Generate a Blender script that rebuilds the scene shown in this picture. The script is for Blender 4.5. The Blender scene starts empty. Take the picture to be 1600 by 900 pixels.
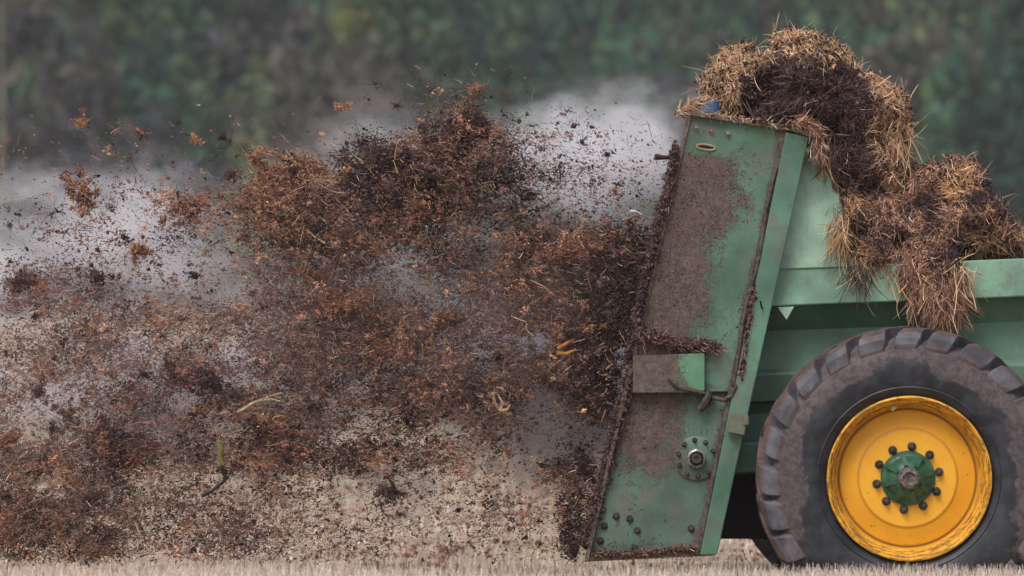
import bpy, bmesh, math, random
import numpy as np
from mathutils import Vector, Matrix

S = bpy.context.scene
COL = S.collection
R = math.radians
rng = np.random.default_rng(7)
random.seed(7)

# ------------------------------------------------------------------ camera
DIST = 30.0          # metres from camera to the machine's near side
CZ = 1.82            # camera height
PX = 292.0           # photo pixels (1600 wide) per metre at the machine
cam = bpy.data.objects.new("camera", bpy.data.cameras.new("camera"))
COL.objects.link(cam)
cam.location = (0, -DIST, CZ)
cam.rotation_euler = (R(90), 0, 0)
cam.data.sensor_width = 36.0
cam.data.lens = 36.0 * DIST / (1600.0 / PX)
cam.data.clip_start = 0.5
cam.data.clip_end = 3000
cam.data.dof.use_dof = True
cam.data.dof.focus_distance = DIST + 0.1
cam.data.dof.aperture_fstop = 2.7
S.camera = cam
S.render.resolution_x, S.render.resolution_y = 1024, 576

# ------------------------------------------------------------------ world, sun, exposure
SUN_EL, SUN_AZ = R(52), R(205)      # azimuth measured clockwise from +Y: behind the camera, a little to its left
world = bpy.data.worlds.new("World")
S.world = world
world.use_nodes = True
wn = world.node_tree
wn.nodes.clear()
sky = wn.nodes.new("ShaderNodeTexSky")
sky.sky_type = 'NISHITA'
sky.sun_disc = False
sky.sun_elevation = SUN_EL
sky.sun_rotation = SUN_AZ
sky.air_density = 1.0
sky.dust_density = 4.0
sky.ozone_density = 1.0
bgn = wn.nodes.new("ShaderNodeBackground")
bgn.inputs[1].default_value = 0.13
wo = wn.nodes.new("ShaderNodeOutputWorld")
hs = wn.nodes.new("ShaderNodeHueSaturation")
hs.inputs["Saturation"].default_value = 0.78     # an overcast sky is nearly grey
wn.links.new(sky.outputs[0], hs.inputs["Color"])
wn.links.new(hs.outputs[0], bgn.inputs[0])
wn.links.new(bgn.outputs[0], wo.inputs[0])
sun = bpy.data.objects.new("sun", bpy.data.lights.new("sun", 'SUN'))
COL.objects.link(sun)
sun.data.energy = 1.5
sun.data.angle = R(22)
sun.data.color = (1.0, 0.965, 0.95)
sd = Vector((math.sin(SUN_AZ) * math.cos(SUN_EL), math.cos(SUN_AZ) * math.cos(SUN_EL), math.sin(SUN_EL)))
sun.rotation_euler = sd.to_track_quat('Z', 'Y').to_euler()
sun.location = (0, -5, 20)
S.view_settings.view_transform = 'Standard'
S.view_settings.look = 'None'
S.view_settings.gamma = 1
S.view_settings.exposure = 0.08
S.render.engine = 'CYCLES'
S.cycles.max_bounces = 8
S.cycles.diffuse_bounces = 3
S.cycles.glossy_bounces = 2
S.cycles.volume_bounces = 6
S.cycles.transparent_max_bounces = 8
S.cycles.volume_step_rate = 1.0
S.cycles.volume_max_steps = 64
S.cycles.use_denoising = True

# ------------------------------------------------------------------ helpers
def P(px, py, y=0.0):
    """photo measurement -> world point at depth y"""
    k = (DIST + y) / DIST
    return ((px - 800.0) / PX * k, y, CZ - (py - 450.0) / PX * k)

def srgb(r, g, b):
    f = lambda c: ((c / 255.0 + 0.055) / 1.055) ** 2.4 if c > 10 else c / 255.0 / 12.92
    return (f(r), f(g), f(b))

def link(o, parent=None):
    COL.objects.link(o)
    if parent is not None:
        o.parent = parent
        o.matrix_parent_inverse = parent.matrix_world.inverted()
    return o

def tag(o, label=None, cat=None, group=None, kind=None):
    if label: o["label"] = label
    if cat: o["category"] = cat
    if group: o["group"] = group
    if kind: o["kind"] = kind
    return o

def empty(name, loc, parent=None):
    o = bpy.data.objects.new(name, None)
    o.location = loc
    COL.objects.link(o)
    bpy.context.view_layer.update()
    if parent is not None:
        o.parent = parent
        o.matrix_parent_inverse = parent.matrix_world.inverted()
    bpy.context.view_layer.update()
    return o

class MB:
    """plain mesh collector, world coordinates"""
    def __init__(s):
        s.v, s.f, s.m = [], [], []
    def add(s, verts, faces):
        n = len(s.v)
        s.v += [tuple(q) for q in verts]
        s.f += [tuple(i + n for i in f) for f in faces]
    def box(s, a, b):
        x0, y0, z0 = a; x1, y1, z1 = b
        s.add([(x0,y0,z0),(x1,y0,z0),(x1,y1,z0),(x0,y1,z0),(x0,y0,z1),(x1,y0,z1),(x1,y1,z1),(x0,y1,z1)],
              [(0,3,2,1),(4,5,6,7),(0,1,5,4),(1,2,6,5),(2,3,7,6),(3,0,4,7)])
    def prism(s, poly, y, t):
        """poly of (px,py) at depth y, thickness t away from camera"""
        pts = [P(a, b, y) for a, b in poly]
        n = len(pts)
        v = pts + [(p[0], p[1] + t, p[2]) for p in pts]
        f = [tuple(range(n)), tuple(range(2 * n - 1, n - 1, -1))]
        for i in range(n):
            j = (i + 1) % n
            f.append((j, i, i + n, j + n))
        s.add(v, f)
    def lathe(s, c, prof, n=48, axis='y'):
        """prof [(r, a)] about the axis through c"""
        v, f = [], []
        for (r, a) in prof:
            for i in range(n):
                t = 2 * math.pi * i / n
                if axis == 'y': v.append((c[0] + r * math.cos(t), c[1] + a, c[2] + r * math.sin(t)))
                elif axis == 'z': v.append((c[0] + r * math.cos(t), c[1] + r * math.sin(t), c[2] + a))
                else: v.append((c[0] + a, c[1] + r * math.cos(t), c[2] + r * math.sin(t)))
        for k in range(len(prof) - 1):
            for i in range(n):
                j = (i + 1) % n
                f.append((k*n+i, k*n+j, (k+1)*n+j, (k+1)*n+i))
        s.add(v, f)
    def tube(s, pts, r, n=8):
        pts = [Vector(p) for p in pts]
        rings, v, f = [], [], []
        for i, p in enumerate(pts):
            d = (pts[min(i+1, len(pts)-1)] - pts[max(i-1, 0)]).normalized()
            a = d.cross(Vector((0.31, 0.87, 0.2))).normalized(); b = d.cross(a)
            rr = r[i] if isinstance(r, (list, tuple)) else r
            for k in range(n):
                t = 2 * math.pi * k / n
                v.append(tuple(p + (a * math.cos(t) + b * math.sin(t)) * rr))
        for i in range(len(pts) - 1):
            for k in range(n):
                j = (k + 1) % n
                f.append((i*n+k, i*n+j, (i+1)*n+j, (i+1)*n+k))
        f.append(tuple(range(n))[::-1]); f.append(tuple(range((len(pts)-1)*n, len(pts)*n)))
        s.add(v, f)
    def build(s, name, mat, parent=None, smooth=None, bevel=0.0, origin=None):
        me = bpy.data.meshes.new(name)
        v = s.v
        o = bpy.data.objects.new(name, me)
        if origin is not None:
            v = [(a - origin[0], b - origin[1], c - origin[2]) for a, b, c in v]
            o.location = origin
        me.from_pydata(v, [], s.f)
        bm = bmesh.new(); bm.from_mesh(me)
        bmesh.ops.recalc_face_normals(bm, faces=bm.faces)
        bm.to_mesh(me); bm.free()
        me.materials.append(mat)
        COL.objects.link(o)
        if parent is not None:
            o.parent = parent
            o.matrix_parent_inverse = parent.matrix_world.inverted()
        if smooth is not None:
            me.polygons.foreach_set("use_smooth", [True] * len(me.polygons))
            me.set_sharp_from_angle(angle=R(smooth))
        if bevel:
            b = o.modifiers.new("bevel", 'BEVEL'); b.width = bevel; b.segments = 2; b.limit_method = 'ANGLE'
            b.harden_normals = False
        return o

def np_mesh(name, verts, faces, mat, col=None, parent=None, smooth=False, origin=None):
    """verts (N,3), faces list of (M,k) arrays, col (N,3) linear"""
    me = bpy.data.meshes.new(name)
    verts = np.asarray(verts, dtype=np.float32)
    if origin is not None:
        verts = verts - np.asarray(origin, dtype=np.float32)
    if not isinstance(faces, list): faces = [faces]
    me.vertices.add(len(verts)); me.vertices.foreach_set("co", verts.ravel())
    loops = np.concatenate([f.ravel() for f in faces]).astype(np.int32)
    tot = np.concatenate([np.full(len(f), f.shape[1], dtype=np.int32) for f in faces])
    st = np.concatenate([[0], np.cumsum(tot)[:-1]]).astype(np.int32)
    me.loops.add(len(loops)); me.loops.foreach_set("vertex_index", loops)
    me.polygons.add(len(tot)); me.polygons.foreach_set("loop_start", st)
    me.polygons.foreach_set("use_smooth", np.full(len(tot), smooth))
    me.update(calc_edges=True)
    if col is not None:
        a = me.attributes.new("tint", 'FLOAT_COLOR', 'POINT')
        c = np.ones((len(verts), 4), dtype=np.float32); c[:, :3] = col
        a.data.foreach_set("color", c.ravel())
    me.materials.append(mat)
    o = bpy.data.objects.new(name, me)
    if origin is not None: o.location = origin
    COL.objects.link(o)
    if parent is not None:
        o.parent = parent
        o.matrix_parent_inverse = parent.matrix_world.inverted()
    return o

# value noise -------------------------------------------------------
_L = rng.random((64, 64, 64)).astype(np.float32)
def vnoise(p):
    p = np.asarray(p, dtype=np.float64)
    i = np.floor(p).astype(int); f = p - i; f = f * f * (3 - 2 * f)
    i &= 63; j = (i + 1) & 63
    x0, y0, z0 = i.T; x1, y1, z1 = j.T; fx, fy, fz = f.T
    l = lambda a, b, t: a + (b - a) * t
    return l(l(l(_L[x0,y0,z0], _L[x1,y0,z0], fx), l(_L[x0,y1,z0], _L[x1,y1,z0], fx), fy),
             l(l(_L[x0,y0,z1], _L[x1,y0,z1], fx), l(_L[x0,y1,z1], _L[x1,y1,z1], fx), fy), fz)
def fbm(p, oct=4, gain=0.5):
    p = np.asarray(p, dtype=np.float64); s = 0; a = 1; t = 0
    for k in range(oct):
        s = s + a * vnoise(p * 2 ** k + 17.3 * k); t += a; a *= gain
    return s / t
def unit(v): return v / np.maximum(np.linalg.norm(v, axis=-1, keepdims=True), 1e-9)
def rdir(n): return unit(rng.normal(size=(n, 3)))

def fibres(base, d, length, width, col, bend=0.5, seg=3, droop=0.0, pull=None):
    """three-sided curved straws: base,d (N,3), length,width (N,)"""
    n = len(base)
    d = unit(d)
    a = unit(np.cross(d, rdir(n))); b = np.cross(d, a)
    cd = unit(a * 1.0 + 0.0) * bend * rng.normal(size=(n, 1))
    c = base.copy(); verts = np.zeros((n, seg + 1, 3, 3)); step = length[:, None] / seg
    dd = d.copy()
    for s in range(seg + 1):
        w = width * (1.0 if s < seg else 0.45)
        for k in range(3):
            t = 2 * math.pi * k / 3
            verts[:, s, k] = c + (a * math.cos(t) + b * math.sin(t)) * w[:, None] * 0.5
        dd = dd + cd / seg
        dd[:, 2] -= droop / seg
        if pull is not None: dd = dd + pull / seg
        dd = unit(dd)
        c = c + dd * step
    idx = np.arange(n)[:, None] * ((seg + 1) * 3)
    F = []
    for s in range(seg):
        for k in range(3):
            j = (k + 1) % 3
            F.append(np.array([s*3+k, s*3+j, (s+1)*3+j, (s+1)*3+k])[None] + idx)
    cc = np.repeat(col, (seg + 1) * 3, axis=0)
    return verts.reshape(-1, 3), np.concatenate(F), cc

def bits(c, size, col, aniso=0.7, along=None):
    """little irregular crumbs: four-cornered solids"""
    n = len(c)
    base = np.array([[1,0,-.7],[-1,0,-.7],[0,1,.7],[0,-1,.7]]) * 0.62
    v = base[None] + rng.normal(size=(n, 4, 3)) * 0.28
    q = rdir(n)
    if along is not None: q = unit(along * 1.6 + q)
    v = v + q[:, None, :] * (np.einsum('nkc,nc->nk', v, q) * aniso * rng.random(n)[:, None] * 2.2)[..., None]
    v = c[:, None] + v * size[:, None, None] * 0.5
    idx = np.arange(n)[:, None] * 4
    F = np.concatenate([np.array(t)[None] + idx for t in ([0,2,1],[0,1,3],[0,3,2],[1,2,3])])
    return v.reshape(-1, 3), F, np.repeat(col, 4, axis=0)

def chunks(c, size, col, flat=0.75):
    """rounded irregular lumps: six-cornered solids"""
    n = len(c)
    base = np.array([[1,0,0],[-1,0,0],[0,1,0],[0,-1,0],[0,0,1],[0,0,-1]], dtype=float)
    q1 = rdir(n); q2 = unit(np.cross(q1, rdir(n))); q3 = np.cross(q1, q2)
    M = np.stack([q1, q2 * flat, q3 * (0.5 + 0.5 * rng.random((n, 1)))], 1)
    v = np.einsum('ka,nab->nkb', base, M) * (0.65 + 0.6 * rng.random((n, 6, 1)))
    v = c[:, None] + v * size[:, None, None] * 0.5
    idx = np.arange(n)[:, None] * 6
    F = np.concatenate([np.array(t)[None] + idx for t in ([0,2,4],[2,1,4],[1,3,4],[3,0,4],[2,0,5],[1,2,5],[3,1,5],[0,3,5])])
    return v.reshape(-1, 3), F, np.repeat(col, 6, axis=0)

def merge(parts):
    V, F, C = [], {}, []; n = 0
    for v, f, c in parts:
        V.append(v); C.append(c); F.setdefault(f.shape[1], []).append(f + n); n += len(v)
    return np.concatenate(V), [np.concatenate(x) for x in F.values()], np.concatenate(C)

def ragged(n, r, st, chains=9):
    """points of a torn lump: short branching walks from its middle"""
    out = []
    per = n // chains + 1
    for j in range(chains):
        k = rng.integers(4, 9)
        w = np.cumsum(np.vstack([rng.normal(size=3) * r * 0.22, rng.normal(size=(k, 3)) * r * 0.24]), 0) * st
        a = rng.integers(0, k, per); t = rng.random((per, 1))
        sg = r * (0.05 + 0.16 * rng.random()) * (1.1 - 0.09 * a[:, None])
        out.append(w[a] * (1 - t) + w[a + 1] * t + rng.normal(size=(per, 3)) * sg)
    q = np.concatenate(out); rng.shuffle(q)
    return q[:n]

# ------------------------------------------------------------------ materials
def new_mat(name):
    m = bpy.data.materials.new(name); m.use_nodes = True
    nt = m.node_tree; nt.nodes.clear()
    out = nt.nodes.new("ShaderNodeOutputMaterial")
    bs = nt.nodes.new("ShaderNodeBsdfPrincipled")
    nt.links.new(bs.outputs[0], out.inputs[0])
    return m, nt, bs, out

class G:
    """node shorthand"""
    def __init__(s, nt): s.nt = nt
    def _in(s, sock, v):
        if v is None: return
        if isinstance(v, bpy.types.NodeSocket): s.nt.links.new(v, sock)
        else: sock.default_value = v
    def math(s, op, a, b=None, c=None, clamp=False):
        n = s.nt.nodes.new("ShaderNodeMath"); n.operation = op; n.use_clamp = clamp
        s._in(n.inputs[0], a); s._in(n.inputs[1], b)
        if c is not None: s._in(n.inputs[2], c)
        return n.outputs[0]
    def coord(s):
        return s.nt.nodes.new("ShaderNodeTexCoord").outputs["Object"]
    def pos(s):
        return s.nt.nodes.new("ShaderNodeNewGeometry").outputs["Position"]
    def xyz(s, v):
        n = s.nt.nodes.new("ShaderNodeSeparateXYZ"); s._in(n.inputs[0], v); return n.outputs
    def noise(s, v, scale, detail=5, rough=0.55, dist=0.0):
        n = s.nt.nodes.new("ShaderNodeTexNoise"); s._in(n.inputs["Vector"], v)
        n.inputs["Scale"].default_value = scale; n.inputs["Detail"].default_value = detail
        n.inputs["Roughness"].default_value = rough; n.inputs["Distortion"].default_value = dist
        return n.outputs[0]
    def maprange(s, v, a, b, c=0.0, d=1.0, smooth=True):
        n = s.nt.nodes.new("ShaderNodeMapRange"); n.interpolation_type = 'SMOOTHSTEP' if smooth else 'LINEAR'
        s._in(n.inputs[0], v)
        for i, q in enumerate((a, b, c, d)): s._in(n.inputs[i + 1], q)
        return n.outputs[0]
    def scale(s, v, sc, loc=(0, 0, 0)):
        n = s.nt.nodes.new("ShaderNodeMapping"); s._in(n.inputs[0], v)
        n.inputs["Scale"].default_value = sc; n.inputs["Location"].default_value = loc
        return n.outputs[0]
    def mix(s, f, a, b):
        n = s.nt.nodes.new("ShaderNodeMix"); n.data_type = 'RGBA'
        s._in(n.inputs[0], f)
        for k, v in ((6, a), (7, b)):
            if isinstance(v, tuple) and len(v) == 3: v = (*v, 1)
            s._in(n.inputs[k], v)
        return n.outputs[2]
    def bump(s, h, strength, dist, bs):
        n = s.nt.nodes.new("ShaderNodeBump"); n.inputs["Strength"].default_value = strength
        n.inputs["Distance"].default_value = dist; s._in(n.inputs["Height"], h)
        s.nt.links.new(n.outputs[0], bs.inputs["Normal"])

def tint_mat(name, rough=0.9, spec=0.2):
    m, nt, bs, out = new_mat(name); g = G(nt)
    a = nt.nodes.new("ShaderNodeAttribute"); a.attribute_name = "tint"
    nt.links.new(a.outputs["Color"], bs.inputs["Base Color"])
    bs.inputs["Roughness"].default_value = rough
    bs.inputs["Specular IOR Level"].default_value = spec
    return m
M_MANURE = tint_mat("manure_and_straw", 0.85, 0.25)
M_STUBBLE = tint_mat("dry_stubble", 0.8, 0.3)
M_LEAF = tint_mat("woodland", 0.9, 0.1)

MUD = srgb(116, 99, 95); MUD_D = srgb(70, 56, 53)

def green_paint(name, base, mud_mask=None, dirt=0.35, streak=0.25):
    """painted steel with sun fade, splashed dirt and, where mud_mask says, caked dung"""
    m, nt, bs, out = new_mat(name); g = G(nt)
    p = g.pos()
    n1 = g.noise(p, 1.8, 6, 0.6)
    n2 = g.noise(p, 14, 6, 0.65)
    n3 = g.noise(p, 70, 3, 0.6)
    fade = tuple(min(1, c * 1.35 + 0.015) for c in base); dark = tuple(c * 0.72 for c in base)
    c = g.mix(g.maprange(n1, 0.35, 0.65), dark, fade)
    c = g.mix(g.maprange(n2, 0.52, 0.7, 0, 0.35), c, base)
    # rain-run streaks
    st = g.noise(g.scale(p, (22, 22, 1.2)), 1.0, 5, 0.6)
    c = g.mix(g.maprange(st, 0.55, 0.75, 0, streak), c, MUD)
    # fine splashes
    sp = g.math('MULTIPLY', g.maprange(n3, 0.62, 0.72), g.maprange(n2, 0.4, 0.65))
    sp = g.math('MULTIPLY', sp, dirt * 2.0, clamp=True)
    c = g.mix(sp, c, MUD_D)
    film = g.maprange(g.noise(p, 4.0, 7, 0.62), 0.5, 0.72, 0, dirt)
    c = g.mix(film, c, MUD)
    gr = g.noise(p, 6.5, 8, 0.75)
    c = g.mix(g.maprange(gr, 0.46, 0.70, 0, 0.55 * min(1, dirt * 2)), c, srgb(84, 90, 78))
    sc = g.noise(g.scale(p, (60, 60, 9)), 1.0, 4, 0.7)
    c = g.mix(g.maprange(sc, 0.62, 0.72, 0, dirt), c, MUD_D)
    rough = 0.5
    if mud_mask is not None:
        mk, chips = mud_mask(g, p)
        nA = g.noise(p, 9, 8, 0.7); nB = g.noise(p, 120, 3, 0.7); nC = g.noise(p, 34, 6, 0.7)
        edge = g.math('ADD', mk, g.math('MULTIPLY', g.math('SUBTRACT', nA, 0.5), 1.5))
        edge = g.math('ADD', edge, g.math('MULTIPLY', g.math('SUBTRACT', nC, 0.5), 1.3))
        edge = g.math('ADD', edge, g.math('MULTIPLY', g.math('SUBTRACT', nB, 0.5), 1.2))
        edge = g.math('ADD', edge, g.math('MULTIPLY', g.math('SUBTRACT', g.noise(p, 3.2, 4, 0.6), 0.5), 1.6))
        k = g.maprange(edge, 0.40, 0.60, 0, 0.93)
        mud = g.mix(g.maprange(nC, 0.35, 0.7), MUD_D, MUD)
        mud = g.mix(g.maprange(nB, 0.5, 0.7, 0, 0.7), mud, srgb(140, 122, 112))
        mud = g.mix(g.maprange(g.noise(p, 2.5, 4, 0.6), 0.4, 0.62, 0, 0.55), mud, srgb(98, 76, 70))
        c = g.mix(k, c, mud)
        bs_r = g.maprange(k, 0, 1, rough, 0.9)
        nt.links.new(bs_r, bs.inputs["Roughness"])
        h = g.math('ADD', g.math('MULTIPLY', k, 0.8), g.math('MULTIPLY', g.math('MULTIPLY', nC, k), 0.9))
        h = g.math('ADD', h, g.math('MULTIPLY', sp, 0.3))
        g.bump(h, 0.55, 0.006, bs)
    else:
        bs.inputs["Roughness"].default_value = rough
        g.bump(g.math('ADD', sp, g.math('MULTIPLY', n1, 0.6)), 0.4, 0.004, bs)
    nt.links.new(c, bs.inputs["Base Color"])
    return m

def wx(px): return (px - 800.0) / PX
def wz(py): return CZ - (py - 450.0) / PX
def upper_mud(g, p):
    x, y, z = g.xyz(p)
    # distance in from the slanting rear edge
    e = g.math('ADD', g.math('SUBTRACT', x, wx(1078)), g.math('MULTIPLY', g.math('SUBTRACT', wz(178), z), 0.2475))
    a = g.maprange(e, 0.10, 0.56, 1.05, 0.0, False)
    b = g.maprange(z, wz(262), wz(225), 1.0, 0.0)
    lo = g.maprange(z, wz(520), wz(470), 0.1, 0.0)
    # dirty strip down the post crease
    cr = g.math('ADD', g.math('SUBTRACT', x, wx(1222)), g.math('MULTIPLY', g.math('SUBTRACT', wz(213), z), 0.2))
    cr = g.maprange(g.math('ABSOLUTE', cr), 0.015, 0.07, 0.62, 0.0)
    m = g.math('MAXIMUM', g.math('MULTIPLY', g.math('ADD', a, lo), b), cr)
    return m, None
def lower_mud(g, p):
    x, y, z = g.xyz(p)
    e = g.math('ADD', g.math('SUBTRACT', x, wx(975)), g.math('MULTIPLY', g.math('SUBTRACT', wz(620), z), 0.2475))
    a = g.math('MULTIPLY', g.maprange(z, wz(770), wz(660), 0.1, 1.0), g.maprange(e, 0.12, 0.50, 1.0, 0.1))
    b = g.maprange(z, wz(872), wz(838), 0.95, 0.0)
    c = g.maprange(e, 0.0, 0.05, 0.8, 0.0)
    d = g.maprange(z, wz(640), wz(615), 0.0, 0.55)
    cr = g.math('ADD', g.math('SUBTRACT', x, wx(1138)), g.math('MULTIPLY', g.math('SUBTRACT', wz(640), z), 0.21))
    cr = g.maprange(g.math('ABSOLUTE', cr), 0.012, 0.06, 0.6, 0.0)
    m = g.math('MAXIMUM', g.math('MAXIMUM', a, b), g.math('MAXIMUM', g.math('MAXIMUM', c, d), cr))
    return m, None
def box_mud(g, p):
    x, y, z = g.xyz(p)
    return g.maprange(x, wx(1020), wx(1104), 1.1, 0.2), None

G_MAIN = (0.076, 0.160, 0.106)
M_UP = green_paint("green_paint_upper", G_MAIN, upper_mud, 0.6)
M_LOW = green_paint("green_paint_lower", (0.078, 0.15, 0.108), lower_mud, 0.75)
M_BOXP = green_paint("green_paint_cover", (0.085, 0.215, 0.125), box_mud, 0.5)
M_POST = green_paint("green_paint_post", (0.078, 0.185, 0.125), None, 0.6, 0.5)
M_SIDE = green_paint("green_paint_hopper", (0.085, 0.185, 0.125), None, 0.35, 0.3)
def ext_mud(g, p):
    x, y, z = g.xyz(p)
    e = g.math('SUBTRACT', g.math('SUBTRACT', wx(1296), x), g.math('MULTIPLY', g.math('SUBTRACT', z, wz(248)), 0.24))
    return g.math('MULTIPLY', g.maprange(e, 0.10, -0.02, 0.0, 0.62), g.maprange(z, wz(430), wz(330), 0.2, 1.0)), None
M_EXT = green_paint("green_paint_lightened", (0.27, 0.43, 0.32), ext_mud, 0.22, 0.35)  # pale green with the skylight on the leaning panel put into the colour
M_RIM = green_paint("green_paint_rail", (0.15, 0.285, 0.195), None, 0.45, 0.5)  # paler than the sides: light caught by the rail is painted in

def simple(name, c, rough=0.6, metal=0.0, var=0.4, scale=20, bump=0.3, c2=None):
    m, nt, bs, out = new_mat(name); g = G(nt); p = g.pos()
    n = g.noise(p, scale, 6, 0.65)
    c2 = c2 or tuple(q * (1 - var) for q in c)
    nt.links.new(g.mix(g.maprange(n, 0.38, 0.62), c2, c), bs.inputs["Base Color"])
    bs.inputs["Roughness"].default_value = rough; bs.inputs["Metallic"].default_value = metal
    g.bump(n, bump, 0.004, bs)
    return m
M_BLACK = simple("black_steel_and_slot_dark", (0.012, 0.011, 0.012), 0.7)
M_BOLT = simple("dull_bolt_steel", (0.09, 0.075, 0.065), 0.55, 0.3, c2=(0.035, 0.025, 0.02))
M_STEEL = simple("worn_shiny_steel", (0.38, 0.35, 0.32), 0.4, 0.7, c2=(0.12, 0.09, 0.07), scale=60)
M_HOSE = simple("muddy_hose", (0.12, 0.095, 0.075), 0.8, c2=(0.035, 0.028, 0.025), scale=40)
M_BLUE = simple("blue_plastic", (0.07, 0.19, 0.42), 0.5, c2=(0.10, 0.22, 0.42), scale=30, bump=0.1)
M_CRUST = simple("dried_dung_edge", (0.20, 0.15, 0.12), 0.95, c2=(0.09, 0.06, 0.05), scale=60, bump=0.8)

def yellow_mat():
    m, nt, bs, out = new_mat("yellow_wheel_paint"); g = G(nt); p = g.coord()
    x, y, z = g.xyz(p)
    r = g.math('SQRT', g.math('ADD', g.math('MULTIPLY', x, x), g.math('MULTIPLY', z, z)))
    n1 = g.noise(p, 5, 5, 0.6); n2 = g.noise(p, 45, 6, 0.7); n3 = g.noise(p, 20, 5, 0.65)
    c = g.mix(g.maprange(n1, 0.35, 0.65), (0.82, 0.385, 0.022), (0.88, 0.44, 0.028))
    # grime lies thick on the flange and barrel, thin near the nuts
    th = g.math('ARCTAN2', z, x)
    cb = nt.nodes.new("ShaderNodeCombineXYZ")
    nt.links.new(g.math('MULTIPLY', r, 75.0), cb.inputs[0]); nt.links.new(g.math('MULTIPLY', th, 4.0), cb.inputs[1]); nt.links.new(g.math('MULTIPLY', y, 60.0), cb.inputs[2])
    nr = g.noise(cb.outputs[0], 1.0, 7, 0.72)
    k1 = g.math('MULTIPLY', g.maprange(r, 0.368, 0.392), g.maprange(g.math('ADD', nr, g.math('MULTIPLY', n2, 0.4)), 0.62, 0.80, 0, 0.85))
    k2 = g.math('MULTIPLY', g.maprange(n2, 0.60, 0.68), g.maprange(n3, 0.40, 0.6, 0, 0.85))
    ring = g.maprange(g.math('ABSOLUTE', g.math('SUBTRACT', r, 0.262)), 0.002, 0.012, 0.35, 0.0)
    ring2 = g.maprange(g.math('ABSOLUTE', g.math('SUBTRACT', r, 0.366)), 0.002, 0.012, 0.75, 0.0)
    k = g.math('MAXIMUM', g.math('MAXIMUM', k1, k2), g.math('MAXIMUM', ring, ring2))
    c = g.mix(k, c, (0.085, 0.04, 0.025))
    nt.links.new(c, bs.inputs["Base Color"])
    film = g.maprange(g.noise(p, 7, 8, 0.72), 0.5, 0.72, 0, 0.4)
    c = g.mix(film, c, (0.36, 0.20, 0.07))
    hubd = g.math('MULTIPLY', g.maprange(r, 0.27, 0.15), g.maprange(n2, 0.44, 0.62, 0, 0.5))
    c = g.mix(hubd, c, (0.20, 0.11, 0.05))
    chip = g.math('MULTIPLY', g.maprange(r, 0.405, 0.425), g.maprange(g.noise(p, 30, 5, 0.75), 0.5, 0.58, 0, 0.9))
    c = g.mix(chip, c, (0.06, 0.035, 0.028))
    bs.inputs["Roughness"].default_value = 0.6
    g.bump(g.math('ADD', g.math('MULTIPLY', n2, 0.3), k), 0.2, 0.002, bs)
    return m
M_YEL = yellow_mat()

def tyre_mat():
    m, nt, bs, out = new_mat("muddy_tyre_rubber"); g = G(nt); p = g.coord()
    x, y, z = g.xyz(p)
    r = g.math('SQRT', g.math('ADD', g.math('MULTIPLY', x, x), g.math('MULTIPLY', z, z)))
    n1 = g.noise(p, 2.2, 7, 0.62); n2 = g.noise(p, 26, 7, 0.72); n3 = g.noise(p, 7, 6, 0.65); n4 = g.noise(p, 110, 3, 0.7)
    rub = g.mix(g.maprange(n3, 0.4, 0.65), (0.014, 0.015, 0.021), (0.038, 0.040, 0.052))
    # a wide ring of dried mud ending in a ragged wet line
    e = g.math('ADD', r, g.math('MULTIPLY', g.math('SUBTRACT', n1, 0.5), 0.42))
    e = g.math('ADD', e, g.math('MULTIPLY', g.math('SUBTRACT', n3, 0.5), 0.12))
    up = g.maprange(z, -0.1, -0.55, 0.0, 0.13)
    e = g.math('SUBTRACT', e, up)
    k = g.maprange(e, 0.566, 0.592, 0, 0.85)
    mud = g.mix(g.maprange(n2, 0.4, 0.62), srgb(72, 64, 66), srgb(108, 97, 97))
    mud = g.mix(g.maprange(n4, 0.55, 0.7, 0, 0.4), mud, srgb(134, 118, 110))
    mud = g.mix(g.maprange(g.noise(p, 4.0, 7, 0.7), 0.42, 0.6, 0, 0.35), mud, srgb(72, 68, 76))
    c = g.mix(k, rub, mud)
    # smears of mud on the wet part
    sm = g.noise(g.scale(p, (2.5, 10, 9)), 2.2, 7, 0.75)
    c = g.mix(g.maprange(sm, 0.56, 0.72, 0, 0.45), c, srgb(104, 92, 90))
    c = g.mix(g.maprange(n2, 0.60, 0.68, 0, 0.6), c, (0.03, 0.028, 0.03))
    nt.links.new(c, bs.inputs["Base Color"])
    nt.links.new(g.maprange(k, 0, 1, 0.5, 0.85), bs.inputs["Roughness"])
    g.bump(g.math('ADD', g.math('MULTIPLY', n2, 0.7), g.math('MULTIPLY', k, 0.5)), 0.6, 0.006, bs)
    return m
M_TYRE = tyre_mat()
def lug_mat():
    m, nt, bs, out = new_mat("worn_lug_rubber"); g = G(nt); p = g.coord()
    n2 = g.noise(p, 22, 7, 0.7); n3 = g.noise(p, 5, 6, 0.65)
    c = g.mix(g.maprange(n3, 0.4, 0.62), (0.05, 0.05, 0.064), (0.13, 0.13, 0.16))
    x, y, z = g.xyz(p)
    r = g.math('SQRT', g.math('ADD', g.math('MULTIPLY', x, x), g.math('MULTIPLY', z, z)))
    rr = g.math('ADD', r, g.math('MULTIPLY', g.math('SUBTRACT', n3, 0.5), 0.10))
    mudc = g.mix(g.maprange(n2, 0.4, 0.6), srgb(80, 62, 56), srgb(112, 92, 84))
    c = g.mix(g.maprange(rr, 0.765, 0.785, 0, 0.8), c, mudc)
    c = g.mix(g.maprange(rr, 0.715, 0.685, 0, 0.8), c, mudc)
    c = g.mix(g.maprange(n2, 0.50, 0.66, 0, 0.7), c, srgb(96, 78, 72))
    nt.links.new(c, bs.inputs["Base Color"])
    bs.inputs["Roughness"].default_value = 0.6
    g.bump(n2, 0.5, 0.005, bs)
    return m
M_LUG = lug_mat()
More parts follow.
